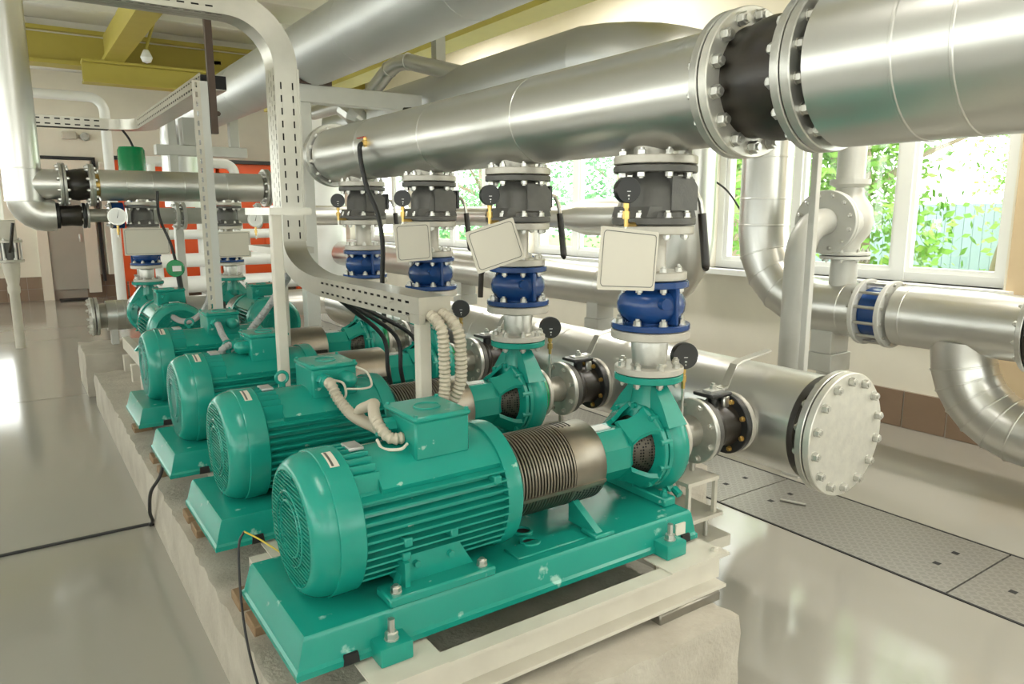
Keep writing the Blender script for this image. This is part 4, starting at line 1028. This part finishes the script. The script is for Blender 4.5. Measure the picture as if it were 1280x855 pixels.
# pipe to the window riser
def clad(name, pts, r, label, m='alu', rs=None, n=40, parent=None, group=None, sm=24):
    g = G().tube([V(p) for p in pts], r, n, True, rs)
    return g
T = thing('riser_pipe', (4.4, 3.25, .6), 'aluminium clad pipe coming from overhead, dropping before window into horizontal run', 'pipe')
WX, WZ, WR = 4.4, .915, .172
pz = 2.43
path = [V((3.0, 7.6, pz)), V((3.0, 4.2, pz))] + arc((3.0+.45, 3.75+.0, pz), (-1, 0, 0), (0, -1, 0), .45, 0, 90, 5)[1:] + [V((3.95, 3.30, pz))]
rs = [.19, .20]+[.21]*6
g = G().tube(path, .17, 40, True, rs[:len(path)]); g.build('overhead_run', 'alu_dull', T, smooth=22)
path = arc((3.95, 3.28, pz-.45), (0, 0, 1), (1, 0, 0), .45, 0, 90, 5) + [V((4.4, 3.28, 1.45))] + arc((4.4, 2.80, 1.395), (0, 1, 0), (0, 0, -1), .48, 0, 90, 5)[0:] + [V((4.4, 2.76, WZ))]
g = G().tube(path, WR, 40); g.build('riser', 'alu', T, smooth=14)
for zz in (1.9, 1.62, 1.44): G().ring((4.4, 3.28, 0), Z1, zz-.006, zz+.006, WR-.004, WR+.004, 40).build('cladding_seam', 'alu', T)
for a in (18, 36, 54, 72):
    a_ = math.radians(a); c = V((4.4, 2.80+.48*math.cos(a_), 1.395-.48*math.sin(a_)))
    G().ring(c, (0, -math.sin(a_), -math.cos(a_)), -.005, .005, WR-.004, WR+.003, 40).build('cladding_seam', 'alu', T)
g = G(); g.cyl((4.4, 2.78, WZ), (4.4, 2.495, WZ), WR, n=48); g.build('horizontal_run', 'alu', T); seams(T, (4.4, 0, WZ), Y1, (2.60,), WR)
# branch with big valve above the run
T = thing('globe_valve', (4.4, 2.64, 1.08), 'grey globe valve with large round flange on the window side pipe', 'valve')
G().cyl((4.4, 2.66, 1.06), (4.4, 2.66, 1.235), .085, .08, n=28).build('lower_stub', 'pale_grey', T)
for t0 in (1.235, 1.262):
    flange(G(), (4.4, 2.66, 0), Z1, t0, t0+.02, .15).build('flange', 'pale_grey', T)
bolts(T, (4.4, 2.66, 1.282), Z1, .128, 8, .012); bolts(T, (4.4, 2.66, 1.235), (0, 0, -1), .128, 8, .012)
g = G(); g.lathe((4.4, 2.66, 0), Z1, [(1.28, .085), (1.33, .09), (1.40, .14), (1.48, .155), (1.56, .14), (1.63, .09), (1.68, .08), (1.70, .12), (1.73, .12), (1.73, .085), (2.9, .085)], 32); g.build('valve_body', 'pale_grey', T)
g = G(); g.cyl((4.1, 2.62, 1.47), (4.38, 2.64, 1.47), .12, n=32); g.build('side_outlet', 'pale_grey', T)
g = G(); dn = V((-1, -.12, 0)); g.ring((4.14, 2.62, 1.47), dn, 0, .03, .06, .19, 48); g.ring((4.14, 2.62, 1.47), dn, .036, .064, .06, .19, 48); f = g.build('round_flange', 'pale_grey', T)
bolts(f, V((4.14, 2.62, 1.47))+dn.normalized()*.064, dn, .16, 12, .013)
T = thing('drop_pipe', (3.92, 2.55, 0), 'grey bent pipe from the round valve flange down to floor', 'pipe')
path = [V((4.10, 2.62, 1.47)), V((4.06, 2.61, 1.47))] + arc((4.06, 2.61, 1.25), (0, 0, 1), (-1, -.02, 0), .22, 0, 90, 8)[1:] + [V((3.84, 2.605, .6)), V((3.84, 2.605, 0))]
g = G().tube(path, .083, 28); g.build('pipe', 'grey_paint', T)
G().cyl((3.84, 2.605, 0), (3.84, 2.605, .02), .13, n=24).build('floor_collar', 'grey_paint', T)
T = thing('hanger_post', (3.62, 2.36, 0), 'slim pale steel post standing between suction pipe and window pipes', 'post')
G().box((3.695, 2.43, 0), (3.735, 2.47, 3.07), .003).build('post', 'pale_grey', T, smooth=0)
G().box((3.66, 2.395, 0), (3.77, 2.505, .012)).build('base_plate', 'pale_grey', T, smooth=0)
# blue butterfly valve between two flanges with tie rods
T = thing('butterfly_valve', (4.4, 2.46, WZ-.2), 'blue wafer valve with tie rods between two grey flanges', 'valve')
g = G(); g.cyl((4.4, 2.34, WZ), (4.4, 2.46, WZ), .155, n=40); g.build('valve_body', 'blue', T)
for t0 in (2.30, 2.465):
    flange(G(), (4.4, 0, WZ), Y1, t0, t0+.03, .205, .12, 48).build('flange', 'pale_grey', T)
for k in range(12):
    a = 2*PI*(k+.5)/12; p = V((4.4+.185*math.cos(a), 0, WZ+.185*math.sin(a)))
    G().cyl(p+V((0, 2.285, 0)), p+V((0, 2.515, 0)), .010, n=8).build('tie_rod', 'steel', T)
T = thing('wall_pipe', (4.4, 1.5, .5), 'aluminium clad pipe along the window wall past the blue valve', 'pipe')
g = G(); g.lathe((4.4, 0, WZ), Y1, [(1.58, .12), (1.58, WR+.006), (2.27, WR+.006), (2.30, .12)], 56); g.build('cladding', 'alu', T); seams(T, (4.4, 0, WZ), Y1, (2.20,), WR+.006)
for t0 in (1.51, 1.545):
    f = flange(G(), (4.4, 0, WZ), Y1, t0, t0+.028, .225, .10, 48).build('flange', 'rubber' if t0 < 1.53 else 'galv', T)
bolts(f, (4.4, 1.573, WZ), Y1, .195, 12, .015)
G().cyl((4.4, 1.2, WZ), (4.4, 1.52, WZ), .17, n=40).build('cladding', 'alu', T)
path = [V((4.4, 1.90, WZ-.1)), V((4.4, 1.90, .76))] + arc((4.4, 1.48, .76), (0, 1, 0), (0, 0, -1), .42, 0, 90, 7)[1:] + [V((4.4, 1.2, .34)), V((4.4, .2, .34))]
EL = G().tube(path, .165, 40).build('drop_elbow', 'alu', T, smooth=14)
for i in range(2, 8):
    p = path[i]; t = (path[i+1]-path[i-1]).normalized(); G().ring(p, t, -.005, .005, .160, .170, 40).build('elbow_seam', 'alu', EL)
def wall_support(x, y, ztop, label):
    T = thing('pipe_support', (x, y, 0), label, 'support', 'pale supports under window side pipes')
    G().box((x-.05, y-.05, 0), (x+.05, y+.05, ztop-.22), .004).build('post', 'pale_grey', T, smooth=0)
    G().box((x-.11, y-.09, ztop-.24), (x+.11, y+.09, ztop-.12), .004).build('cap_block', 'pale_grey', T, smooth=0)
    G().box((x-.10, y-.075, ztop-.12), (x+.10, y+.075, ztop+.03), .004).build('saddle', 'pale_grey', T, smooth=0)
wall_support(4.4, 2.72, WZ-WR, 'pale steel support under the riser elbow near blue valve')
# mid pipes behind the stacks
T = thing('return_pipe', (4.4, 6, .7), 'large clad pipe along the window wall with riser, behind the stacks', 'pipe')
path = [V((4.4, 11.2, .885)), V((4.4, 4.42, .885))] + arc((4.4, 4.42, 1.335), (0, 0, -1), (0, -1, 0), .45, 0, 90, 6)[1:] + [V((4.4, 3.97, 1.95))] + arc((4.85, 3.97, 1.95), (-1, 0, 0), (0, 0, 1), .45, 0, 90, 6)[1:] + [V((5.25, 3.97, 2.40))]
G().tube(path, .19, 36).build('cladding', 'alu', T, smooth=14)
seams(T, (4.4, 0, .885), Y1, (4.9, 5.7, 6.6, 7.5), .19)
f = flange(G(), (4.4, 0, .885), Y1, 6.25, 6.29, .25, .15, 40).build('flange', 'blue', T)
f = flange(G(), (4.4, 0, .885), Y1, 6.30, 6.34, .25, .15, 40).build('flange', 'galv', T); bolts(f, (4.4, 6.25, .885), (0, -1, 0), .22, 12, .016)
T2 = thing('supply_pipe', (4.45, 6, 1.3), 'smaller clad pipe with reducer above the return pipe', 'pipe')
g = G(); g.lathe((4.45, 0, 1.485), Y1, [(4.62, 0), (4.62, .165), (5.25, .165), (5.55, .108), (11.0, .108), (11, 0)], 40); g.build('cladding', 'alu', T2)
f = flange(G(), (4.45, 0, 1.485), Y1, 4.54, 4.58, .235, .1, 40).build('flange', 'galv', T2); bolts(f, (4.45, 4.54, 1.485), (0, -1, 0), .20, 12, .015)
flange(G(), (4.45, 0, 1.485), Y1, 4.585, 4.62, .235, .1, 40).build('flange', 'galv', T2)
seams(T2, (4.45, 0, 1.485), Y1, (6.2, 7.3), .108)
T3 = thing('gear_valve', (4.45, 4.48, 1.3), 'dark valve with blue collar closing the smaller clad pipe', 'valve')
G().cyl((4.45, 4.42, 1.485), (4.45, 4.54, 1.485), .15, n=32).build('valve_body', 'dark_cast', T3)
G().ring((4.45, 4.40, 1.485), Y1, 0, .025, .05, .17, 32).build('collar', 'blue', T3)
G().cyl((4.45, 4.18, 1.485), (4.45, 4.42, 1.485), .05, n=16).build('stem', 'dark_cast', T3)
wall_support(4.4, 5.0, .70, 'pale steel support under the return pipe bend')
wall_support(4.4, 7.4, .70, 'pale steel support under the far return pipe')
hose('window_wire', [(4.75, 4.25, 1.83), (4.78, 4.12, 1.80), (4.80, 3.95, 1.70), (4.82, 3.80, 1.52)], .008, 'thin dark wire hanging bent before the window by risers', 'cable', False)
tag(G().cyl((3.28, 2.24, .010), (3.33, 2.12, .010), .007, n=8).build('steel_pin', 'steel'), 'small steel pin lying on the checker plates', 'pin')
hv = thing('hand_lever', (4.15, 6.2, .8), 'dark hanging lever beside the blue flanged joint', 'lever')
G().cyl((4.05, 6.35, 1.0), (4.22, 6.35, 1.0), .035, n=14).build('hub', 'steel', hv)
G().tube([(4.03, 6.36, 1.03), (4.0, 6.40, .9), (4.0, 6.42, .66)], .028, 8).build('grip', 'rubber', hv)
T = thing('riser_pipe', (4.4, 11.85, 0), 'white clad riser beside the window, behind the fourth stack', 'pipe')
G().cyl((4.4, 11.85, 0), (4.4, 11.85, 3.4), .30, n=32).build('cladding', 'pvc', T)
# small clad pipe zigzag near overhead
T = thing('small_clad_pipe', (2.7, 5.6, 2.4), 'thin aluminium clad pipe kinked twice beneath the overhead pipe', 'pipe')
G().tube([(2.55, 7.1, 2.47), (2.60, 6.1, 2.47), (2.62, 5.95, 2.49), (2.66, 5.62, 2.66), (2.68, 5.50, 2.69), (2.72, 5.40, 2.69), (3.0, 4.85, 2.52)], .062, 20).build('cladding', 'alu', T, smooth=20)
for p, d_ in (((2.62, 5.95, 2.49), (.04, -.5, .12)), ((2.66, 5.62, 2.66), (.03, -.3, .12)), ((2.72, 5.40, 2.69), (.1, -.3, -.03))): G().ring(p, d_, -.006, .006, .058, .068, 20).build('cladding_seam', 'alu', T)
g = G(); g.lathe((2.50, 6.2, 2.42), (.3, -.5, -.35), [(0, 0), (0, .09), (.12, .10), (.20, .07), (.26, .0)], 12); g.build('foil_wrap', 'alu', T, smooth=10)
T = thing('air_vent', (2.62, 4.6, 2.1), 'small black knob air vent with red body above header', 'valve')
g = G(); g.cyl((2.3, 4.62, 2.09), (2.3, 4.62, 2.16), .02, n=10); g.build('stem', 'red_paint', T)
g = G(); g.lathe((2.3, 4.60, 2.19), (.6, -.7, 0), [(-.02, 0), (-.02, .035), (.03, .035), (.035, .03), (.035, 0)], 18); g.build('knob', 'black_paint', T)
G().cyl((2.0, 4.62, 2.0), (2.3, 4.62, 2.09), .012, n=8).build('pipe', 'steel', T)
T = tag(G().box((2.86, 5.20, 2.62), (2.94, 5.28, 3.9)).build('hanger_strut', 'grey_paint', smooth=0), 'grey strut hanging from the ceiling behind overhead pipe', 'strut')

# ================================================================== FAR GROUP PIPES
T = thing('far_header_pipe', (1.1, FY, 1.62), 'aluminium header pipe of the far group with open bolted end', 'pipe')
FZ, FR = 1.745, .122
g = G(); g.lathe((0, FY, FZ), X1, [(.64, .09), (.64, FR), (1.90, FR), (1.90, .09)], 48); g.build('cladding', 'alu', T)
seams(T, (0, FY, FZ), X1, (.83, 1.02, 1.26, 1.60), FR)
G().cyl((.60, FY, FZ), (.66, FY, FZ), .09, n=28).build('neck', 'brass', T)
bigflange(T, (0, FY, FZ), X1, .585, .607, .165, .08, 12, .013, 1)
bigflange(T, (0, FY, FZ), X1, 1.925, 1.948, .165, .08, 12, .013, -1)
flange(G(), (0, FY, FZ), X1, 1.952, 1.975, .165, 0, 40).build('blind_flange', 'galv', T)
G().cyl((1.88, FY, FZ), (1.93, FY, FZ), .09, n=28).build('neck', 'raw_pipe', T)
for sx in (.93, 1.60):
    zt = .945+(1.688-.945)*.87; G().ring((sx, FY, zt), Z1, 0, .024, .03, .125, 36).build('outlet_flange', 'silver_paint', T); bolts(T, (sx, FY, zt+.024), Z1, .10, 8, .012)
    G().cyl((sx, FY, zt), (sx, FY, FZ-.08), .062, n=24).build('outlet_neck', 'raw_pipe', T)
T = thing('expansion_joint', (.49, FY, 1.6), 'black rubber joint between riser and the far header pipe', 'expansion joint')
g = G(); g.lathe((0, FY, FZ), X1, [(.41, .10), (.43, .112), (.49, .122), (.55, .112), (.575, .10)], 32); g.build('rubber_bellows', 'rubber', T)
for x0 in (.395, .565):
    f = flange(G(), (0, FY, FZ), X1, x0, x0+.02, .165, .08, 40).build('flange', 'galv', T); bolts(f, (x0+(.02 if x0 < .5 else 0), FY, FZ), (1 if x0 < .5 else -1, 0, 0), .14, 10, .013)
T = thing('riser_pipe', (.10, FY, 1.3), 'tall aluminium riser pipe with elbow at the far left group', 'pipe')
RX, RR = .135, .128
g = G(); g.cyl((RX, FY, 1.62), (RX, FY, 4.0), RR, n=44); g.build('cladding', 'alu', T)
G().cyl((RX+.05, FY, FZ), (.375, FY, FZ), .115, n=36).build('tee_branch', 'alu', T)
f = flange(G(), (0, FY, FZ), X1, .368, .39, .165, .08, 40).build('flange', 'galv', T); bolts(f, (.368, FY, FZ), (-1, 0, 0), .14, 10, .013)
path = [V((RX, FY, 1.66))] + arc((RX+.13, FY, 1.64), (-1, 0, 0), (0, 0, -1), .13, 0, 90, 5) + [V((.30, FY, 1.51))]
G().tube(path, RR*.96, 36).build('elbow', 'alu', T, smooth=20)
G().cyl((.27, FY, 1.51), (.325, FY, 1.51), .115, n=32).build('collar', 'alu', T)
for zz in (1.62, 1.86): G().ring((RX, FY, 0), Z1, zz-.005, zz+.005, RR-.004, RR+.004, 40).build('cladding_seam', 'alu', T)
T = thing('lower_branch', (.6, FY+.05, 1.4), 'lower branch with black rubber joint leading to blue valve', 'pipe')
LZ = 1.508
for x0 in (.328, .505): f = flange(G(), (0, FY+.02, LZ), X1, x0, x0+.025, .10, .05, 32).build('flange', 'black_paint', T); bolts(f, (x0+.0125, FY+.02, LZ), (-1, 0, 0), .083, 8, .012)
g = G(); g.lathe((0, FY+.02, LZ), X1, [(.35, .075), (.37, .083), (.43, .078), (.49, .083), (.505, .075)], 28); g.build('rubber_bellows', 'rubber', T)
f = flange(G(), (0, FY+.02, LZ), X1, .535, .552, .10, .05, 32).build('flange', 'galv', T)
G().cyl((.55, FY+.02, LZ), (.69, FY+.02, LZ), .052, n=24).build('pipe', 'raw_pipe', T)
f = flange(G(), (0, FY+.02, LZ), X1, .69, .71, .10, .03, 32).build('flange', 'galv', T); bolts(f, (.69, FY+.02, LZ), (-1, 0, 0), .083, 8, .011)
G().cyl((.71, FY+.06, LZ), (.80, FY+.06, LZ), .105, n=28).build('valve_body', 'blue', T)
T = thing('cross_pipe', (2, 7.35, 1.4), 'grey cross pipe running behind the far stacks', 'pipe')
G().cyl((.9, 7.45, 1.50), (3.6, 7.45, 1.50), .075, n=24).build('pipe', 'grey_paint', T)
for xx in (1.30, 1.36, 2.05): f = flange(G(), (0, 7.45, 1.50), X1, xx, xx+.03, .125, .05, 32).build('flange', 'pale_grey', T); bolts(f, (xx, 7.45, 1.50), (-1, 0, 0), .105, 8, .012)
G().cyl((2.2, 7.45, 1.50), (3.6, 7.45, 1.50), .10, n=24).build('cladding', 'alu', T)
T = thing('motor_pump', (1.0, 7.75, 1.5), 'bright green motor cylinder standing behind the far header', 'motor')
g = G(); g.lathe((1.01, 7.65, 0), Z1, [(1.80, 0), (1.80, .115), (2.09, .115), (2.12, .10), (2.125, 0)], 28); g.build('motor_can', 'green_bright', T)
G().cyl((1.01, 7.65, 1.36), (1.01, 7.65, 1.80), .075, n=20).build('pump_body', 'blue', T)
G().cyl((1.01, 7.65, 0), (1.01, 7.65, 1.37), .04, n=12).build('stand_pipe', 'grey_paint', T)
hose('motor_cable', [(1.03, 7.64, 2.12), (1.0, 7.65, 2.2), (.94, 7.68, 2.30)], .010, 'black cable rising from the bright green motor to tray', 'cable', False)
T = thing('far_suction_pipe', (1.5, 7.32, .4), 'aluminium suction pipe of the far group with bolted blind end', 'pipe')
UZ = .62; UY = 7.40
G().lathe((0, UY, UZ), X1, [(.66, .10), (.66, .135), (3.0, .135), (3.0, .1)], 44).build('cladding', 'alu', T); seams(T, (0, UY, UZ), X1, (.74, .80, .88, 1.25), .135)
G().cyl((.60, UY, UZ), (.67, UY, UZ), .11, n=32).build('neck', 'raw_pipe', T)
f = flange(G(), (0, UY, UZ), X1, .57, .595, .17, .08, 40).build('flange', 'galv', T); f = flange(G(), (0, UY, UZ), X1, .535, .562, .17, 0, 40).build('blind_flange', 'galv', T); bolts(f, (.535, UY, UZ), (-1, 0, 0), .145, 12, .014)
G().box((.68, UY-.05, .36), (.74, UY+.05, .53), .004).build('leg', 'pale_grey', T, smooth=0)
# white stand pipe with valve, left
T = thing('stand_pipe', (0, 10.0, 0), 'white floor standing pipe with black lever valve on top', 'pipe')
G().lathe((0.0, 10.0, 0), Z1, [(0, .05), (.62, .05), (.64, .062), (.70, .062), (.72, .055), (.80, .07), (.92, .085), (.98, .085)], 24).build('pipe', 'white_paint', T)
for t0 in (.98, 1.20): f = G().ring((0, 10, t0), Z1, 0, .03, .04, .135, 32).build('flange', 'silver_paint', T); bolts(f, (0, 10, t0+.03), Z1, .11, 8, .013)
G().cyl((0, 10, 1.01), (0, 10, 1.20), .085, n=24).build('valve_body', 'dark_cast', T)
for a in range(6): p = V((.11*math.cos(a*PI/3), 10+.11*math.sin(a*PI/3), 0)); G().cyl(p+V((0, 0, 1.0)), p+V((0, 0, 1.21)), .012, n=8).build('tie_bolt', 'steel', T)
G().tube([(0, 9.87, 1.10), (.02, 9.82, 1.18), (.06, 9.80, 1.42)], .018, 8).build('lever', 'rubber', T)
G().box((-.085, 9.93, 1.23), (.085, 10.07, 1.45), .01).build('upper_pipe', 'white_paint', T)
# second tray and struts
def tray2():
    T = thing('cable_tray', (1.1, 6, 2.25), 'slotted cable tray crossing before the back wall and turning over the far group', 'cable tray')
    z0, z1 = 2.27, 2.36
    G().perf((-2.5, 7.65, z0), (1, 0, 0), (0, 0, 1), 3.35, z1-z0, 2, .075, .042, .012).build('slotted_side', 'tray_zinc', T, smooth=0, solid=.002)
    G().box((-2.5, 7.67, z0), (.85, 7.80, z1)).build('shade_fill', 'dark_gap', T, smooth=0)  # inner shade of this tray put in as a near-black block
    fr = []
    for k in range(9):
        a = math.radians(90*k/8); u = V((math.sin(a), math.cos(a), 0)); c = V((.85, 7.45, 0)); ri, ro = .20, .35
        fr.append([c+u*ri+V((0, 0, z0)), c+u*ro+V((0, 0, z0)), c+u*ro+V((0, 0, z1)), c+u*ri+V((0, 0, z1))])
    G().sweep(fr).build('bend', 'tray_zinc', T)
    G().perf((1.05, 4.85, z0), (0, 1, 0), (0, 0, 1), 2.6, z1-z0, 2, .075, .042, .012).build('slotted_side', 'tray_zinc', T, smooth=0, solid=.002)
    G().box((1.055, 4.85, z0), (1.20, 7.45, z1-.01)).build('shade_fill', 'dark_gap', T, smooth=0)
    G().box((1.05, 4.85, z0-.004), (1.20, 7.45, z0+.002)).build('base_sheet', 'tray_zinc', T, smooth=0)
tray2()
T = thing('slotted_strut', (1.03, 4.8, .262), 'tall slotted white strut standing behind the fourth motor', 'strut')
G().perf((.985, 4.78, .27), (0, 0, 1), (1, 0, 0), 2.03, .045, 1, .055, .03, .012).build('slotted_face', 'white_paint', T, smooth=0, solid=.003)
G().box((1.03, 4.78, .262), (1.075, 4.83, 2.30)).build('channel', 'pale_grey', T, smooth=0)
T = thing('hanger_rod', (1.09, 4.80, 2.0), 'brown painted hanger rod from ceiling to the slotted strut', 'rod')
G().box((1.078, 4.77, 2.0), (1.118, 4.81, ZC)).build('bar', 'brown_paint', T, smooth=0)
bolt(T, (1.118, 4.79, 2.12), (1, 0, 0), .014, 'brown_paint', .3)
# conduit bundle and junction pod behind the fourth pump
hose('conduit_hose', [(1.06, 4.95, 2.2), (1.06, 5.0, 1.2), (1.05, 5.05, .98), (1.0, 5.2, .84), (.92, 5.35, .80), (.85, 5.6, .86)], .020, 'grey conduit curving beside the slotted strut to the far motor', 'grey_hose')
T = thing('transmitter', (1.02, 5.9, 1.0), 'green rimmed pressure transmitter pod behind slotted strut', 'gauge')
G().lathe((1.02, 5.95, 1.12), (-.3, -1, 0), [(-.05, 0), (-.05, .055), (.04, .065), (.05, .06), (.05, 0)], 24).build('case', 'green_bright', T)
G().box((.985, 5.885, 1.10), (1.045, 5.90, 1.14)).build('display', 'dial', T)
G().tube(spline([(1.03, 5.93, 1.07), (1.04, 5.93, .95), (1.06, 5.95, .8)], 5), .02, 10).build('cable_tail', 'cable', T)
hose('capillary_hose', [(1.03, 6.55, 1.70), (1.02, 6.5, 1.5), (1.02, 6.1, 1.3), (1.02, 5.96, 1.18)], .011, 'black hose dropping from the far header to the transmitter pod', 'cable', False)
gauge_unit((.73, 6.60, 1.34), 'white dial gauge on brass stem beside the riser side stack', .07, (-.1, -1, 0), 1.50, 'white dial gauges of the far group', 'face', 'steel')
gauge_unit((1.80, 6.60, 1.30), 'white dial gauge on brass stem near the orange boilers', .065, (-.25, -1, 0), 1.47, 'white dial gauges of the far group', 'face', 'steel')
# pipes before the boilers
for (z, r, lab) in ((1.22, .07, 'white pipe crossing before the orange boilers at mid height'), (.85, .10, 'white pipe low before the orange boilers'), (.50, .12, 'lowest thick white pipe before the orange boilers')):
    tag(G().cyl((1.5, 11.4, z), (4.02, 11.4, z), r, n=20).build('boiler_pipe', 'pvc'), lab, 'pipe')
for xx, wd in ((1.75, 'close to cream panel'), (2.35, 'at the middle of first boiler')): tag(G().cyl((xx, 11.5, 0), (xx, 11.5, 2.2), .055, n=14).build('boiler_riser', 'pvc'), 'slim white vertical pipe in front of boilers ' + wd, 'pipe', 'slim risers before the boilers')
for i, (x0, x1) in enumerate(((1.52, 3.05), (3.10, 4.5))):
    T = thing('boiler', ((x0+x1)/2, 13.9, 0), ('orange boiler cabinet on legs nearer the cream panel' if i == 0 else 'orange boiler cabinet on legs nearer the window wall'), 'boiler', 'orange boilers')
    B = G().box((x0, 13.4, .42), (x1, 14.6, 2.36), .02).build('cabinet', 'orange', T)
    G().box((x0-.02, 13.36, 2.36), (x1+.02, 14.6, 2.42)).build('top_edge', 'black_paint', T, smooth=0)
    for xx in (x0+.06, x1-.14):
        for yy in (13.45, 14.45): G().box((xx, yy, 0), (xx+.08, yy+.08, .43)).build('leg', 'orange', T, smooth=0)
    G().box((x0+.12, 13.385, .75), ((x0+x1)/2-.02, 13.40, 2.15), .004).build('door', 'orange', T); G().box(((x0+x1)/2+.02, 13.385, .75), (x1-.12, 13.40, 2.15), .004).build('door', 'orange', T)
    G().cyl(((x0+x1)/2, 13.37, 1.95), ((x0+x1)/2, 13.40, 1.95), .05, n=16).build('knob', 'steel', T)
T = thing('loop_pipe', (2.6, 12.3, 1.6), 'white insulated loop pipe above the boilers', 'pipe')
G().tube([(1.5, 12.2, 2.28), (2.0, 12.2, 2.28)] + [(2.9, 12.2, 2.28)] + arc((2.9, 12.2, 2.13), (0, 0, 1), (1, 0, 0), .15, 15, 90, 5) + [(3.05, 12.2, .0)], .075, 20).build('pipe', 'pvc', T)
T = thing('wall_riser', (1.4, 13, 0), 'white pipe bending from the left and dropping before back wall', 'pipe')
G().tube([(-1.5, 13, 3.24), (1.2, 13, 3.24)] + arc((1.2, 13, 3.04), (0, 0, 1), (1, 0, 0), .2, 10, 90, 6) + [(1.4, 13, 0)], .072, 20).build('pipe', 'pvc', T)

# ================================================================== OUTSIDE
gr = struct(G().box((XR+.32, -30, -.5), (70, 60, -.25)).build('outdoor_ground', 'asphalt', loc=(20, 0, -.5), smooth=0))
G().box((XR+2.8, -30, -.26), (XR+5.5, 60, -.22)).build('grass_verge', 'grass', gr, smooth=0)
G().box((XR+15, -30, -.26), (XR+30, 60, -.2)).build('grass_verge', 'grass', gr, smooth=0)
def tree(x, y, h, tr, lean, crown, label, m='leaf', n=1500, cz=None, seed=1):
    rnd = random.Random(seed); T = thing('tree', (x, y, -.25), label, 'tree', 'trees outside the windows')
    pts = [(x+lean[0]*t*h+rnd.uniform(-.04, .04), y+lean[1]*t*h+rnd.uniform(-.04, .04), -.25+h*t) for t in (0, .2, .4, .6, .8, 1.0)]
    tk = G().tube(spline(pts, 4), tr, 12, True, [tr*(1-.6*k/20) for k in range(21)]).build('trunk', 'bark', T)
    g = G(); top = V(pts[3])
    for k in range(7):
        a = rnd.uniform(0, 2*PI); s = V(pts[2+k % 4]); g.tube([s, s+V((math.cos(a)*crown*.4, math.sin(a)*crown*.4, .5)), s+V((math.cos(a)*crown*.8, math.sin(a)*crown*.8, .8))], tr*.3, 6, True, [tr*.4, tr*.25, tr*.1])
    g.build('branches', 'bark', T)
    g = G(); c = V(pts[-1]) if cz is None else V((pts[-1][0], pts[-1][1], cz))
    clumps = [c+V((rnd.gauss(0, .45)*crown, rnd.gauss(0, .5)*crown, rnd.gauss(0, .45)*crown)) for _ in range(16)]
    for k in range(n):
        q = rnd.choice(clumps); p = q+V((rnd.gauss(0, .2), rnd.gauss(0, .2), rnd.gauss(0, .2)))*crown
        a = V((rnd.gauss(0, 1), rnd.gauss(0, 1), rnd.gauss(0, 1))).normalized(); b = a.orthogonal(); s = rnd.uniform(.035, .07)*(1+crown*.1)
        g.add([p-a*s, p+b*s*.55, p+a*s, p-b*s*.55], [(0, 1, 2, 3)])
    f = g.build('foliage', m, T, smooth=0, fix=False); f['kind'] = 'stuff'
tree(10.6, 4.3, 5.0, .20, (-.02, -.13), 2.0, 'tree with pale leaning trunk outside the window by the pier', 'leaf', 6600, 4.6, 3)
tree(9.6, 5.6, 5.0, .17, (0, .02), 1.7, 'tree with dark upright trunk behind the window mullion', 'leaf', 7800, 2.6, 4)
tree(12.0, 9.6, 5.0, .16, (0, .02), 2.2, 'leafy tree outside behind the vertical riser pipe', 'leaf', 7800, 3.0, 5)
tree(13, 14, 5.5, .2, (0, 0), 2.4, 'bluish green tree outside seen between discharge stacks', 'leaf_blue', 7200, 2.6, 6)
tree(12, 19, 5.5, .2, (0, 0), 2.6, 'rounded green tree outside by the far windows', 'leaf_blue', 7200, 2.4, 7)
tree(20, 6.2, 6, .25, (0, 0), 2.8, 'large green tree by the grey fence outside', 'leaf', 7800, 3.0, 8)
tree(18.5, 3.5, 4.5, .2, (0, 0), 1.8, 'green tree before the red fence outside', 'leaf', 6000, 2.6, 9)
T = thing('garden_fence', (22, 8, -.25), 'bluish grey board fence across the road outside', 'fence')
for k in range(34): G().box((22, 6.6+k*.25, -.25), (22.04, 6.6+k*.25+.235, 1.75)).build('board', 'fence_blue', T, smooth=0)
T = thing('garden_fence', (22, 4, -.25), 'red board fence across the road outside', 'fence')
for k in range(12): G().box((22, 3.3+k*.25, -.25), (22.04, 3.3+k*.25+.235, 1.35)).build('board', 'fence_red', T, smooth=0)
T = thing('house', (30, 4, -.25), 'pale house with reddish roof far outside the window', 'house')
G().box((28, 1.0, -.25), (36, 8.0, 3.6)).build('wall', 'house', T, smooth=0)
G().prism([(27.5, 3.6), (36.5, 3.6), (32, 5.4)], 1, .6, 8.4).build('roof', 'roof', T, smooth=0)
for yy in (2.0, 4.5): w_ = G().box((27.97, yy, 1.2), (28.0, yy+1.1, 2.6)).build('window', 'pvc', T, smooth=0)
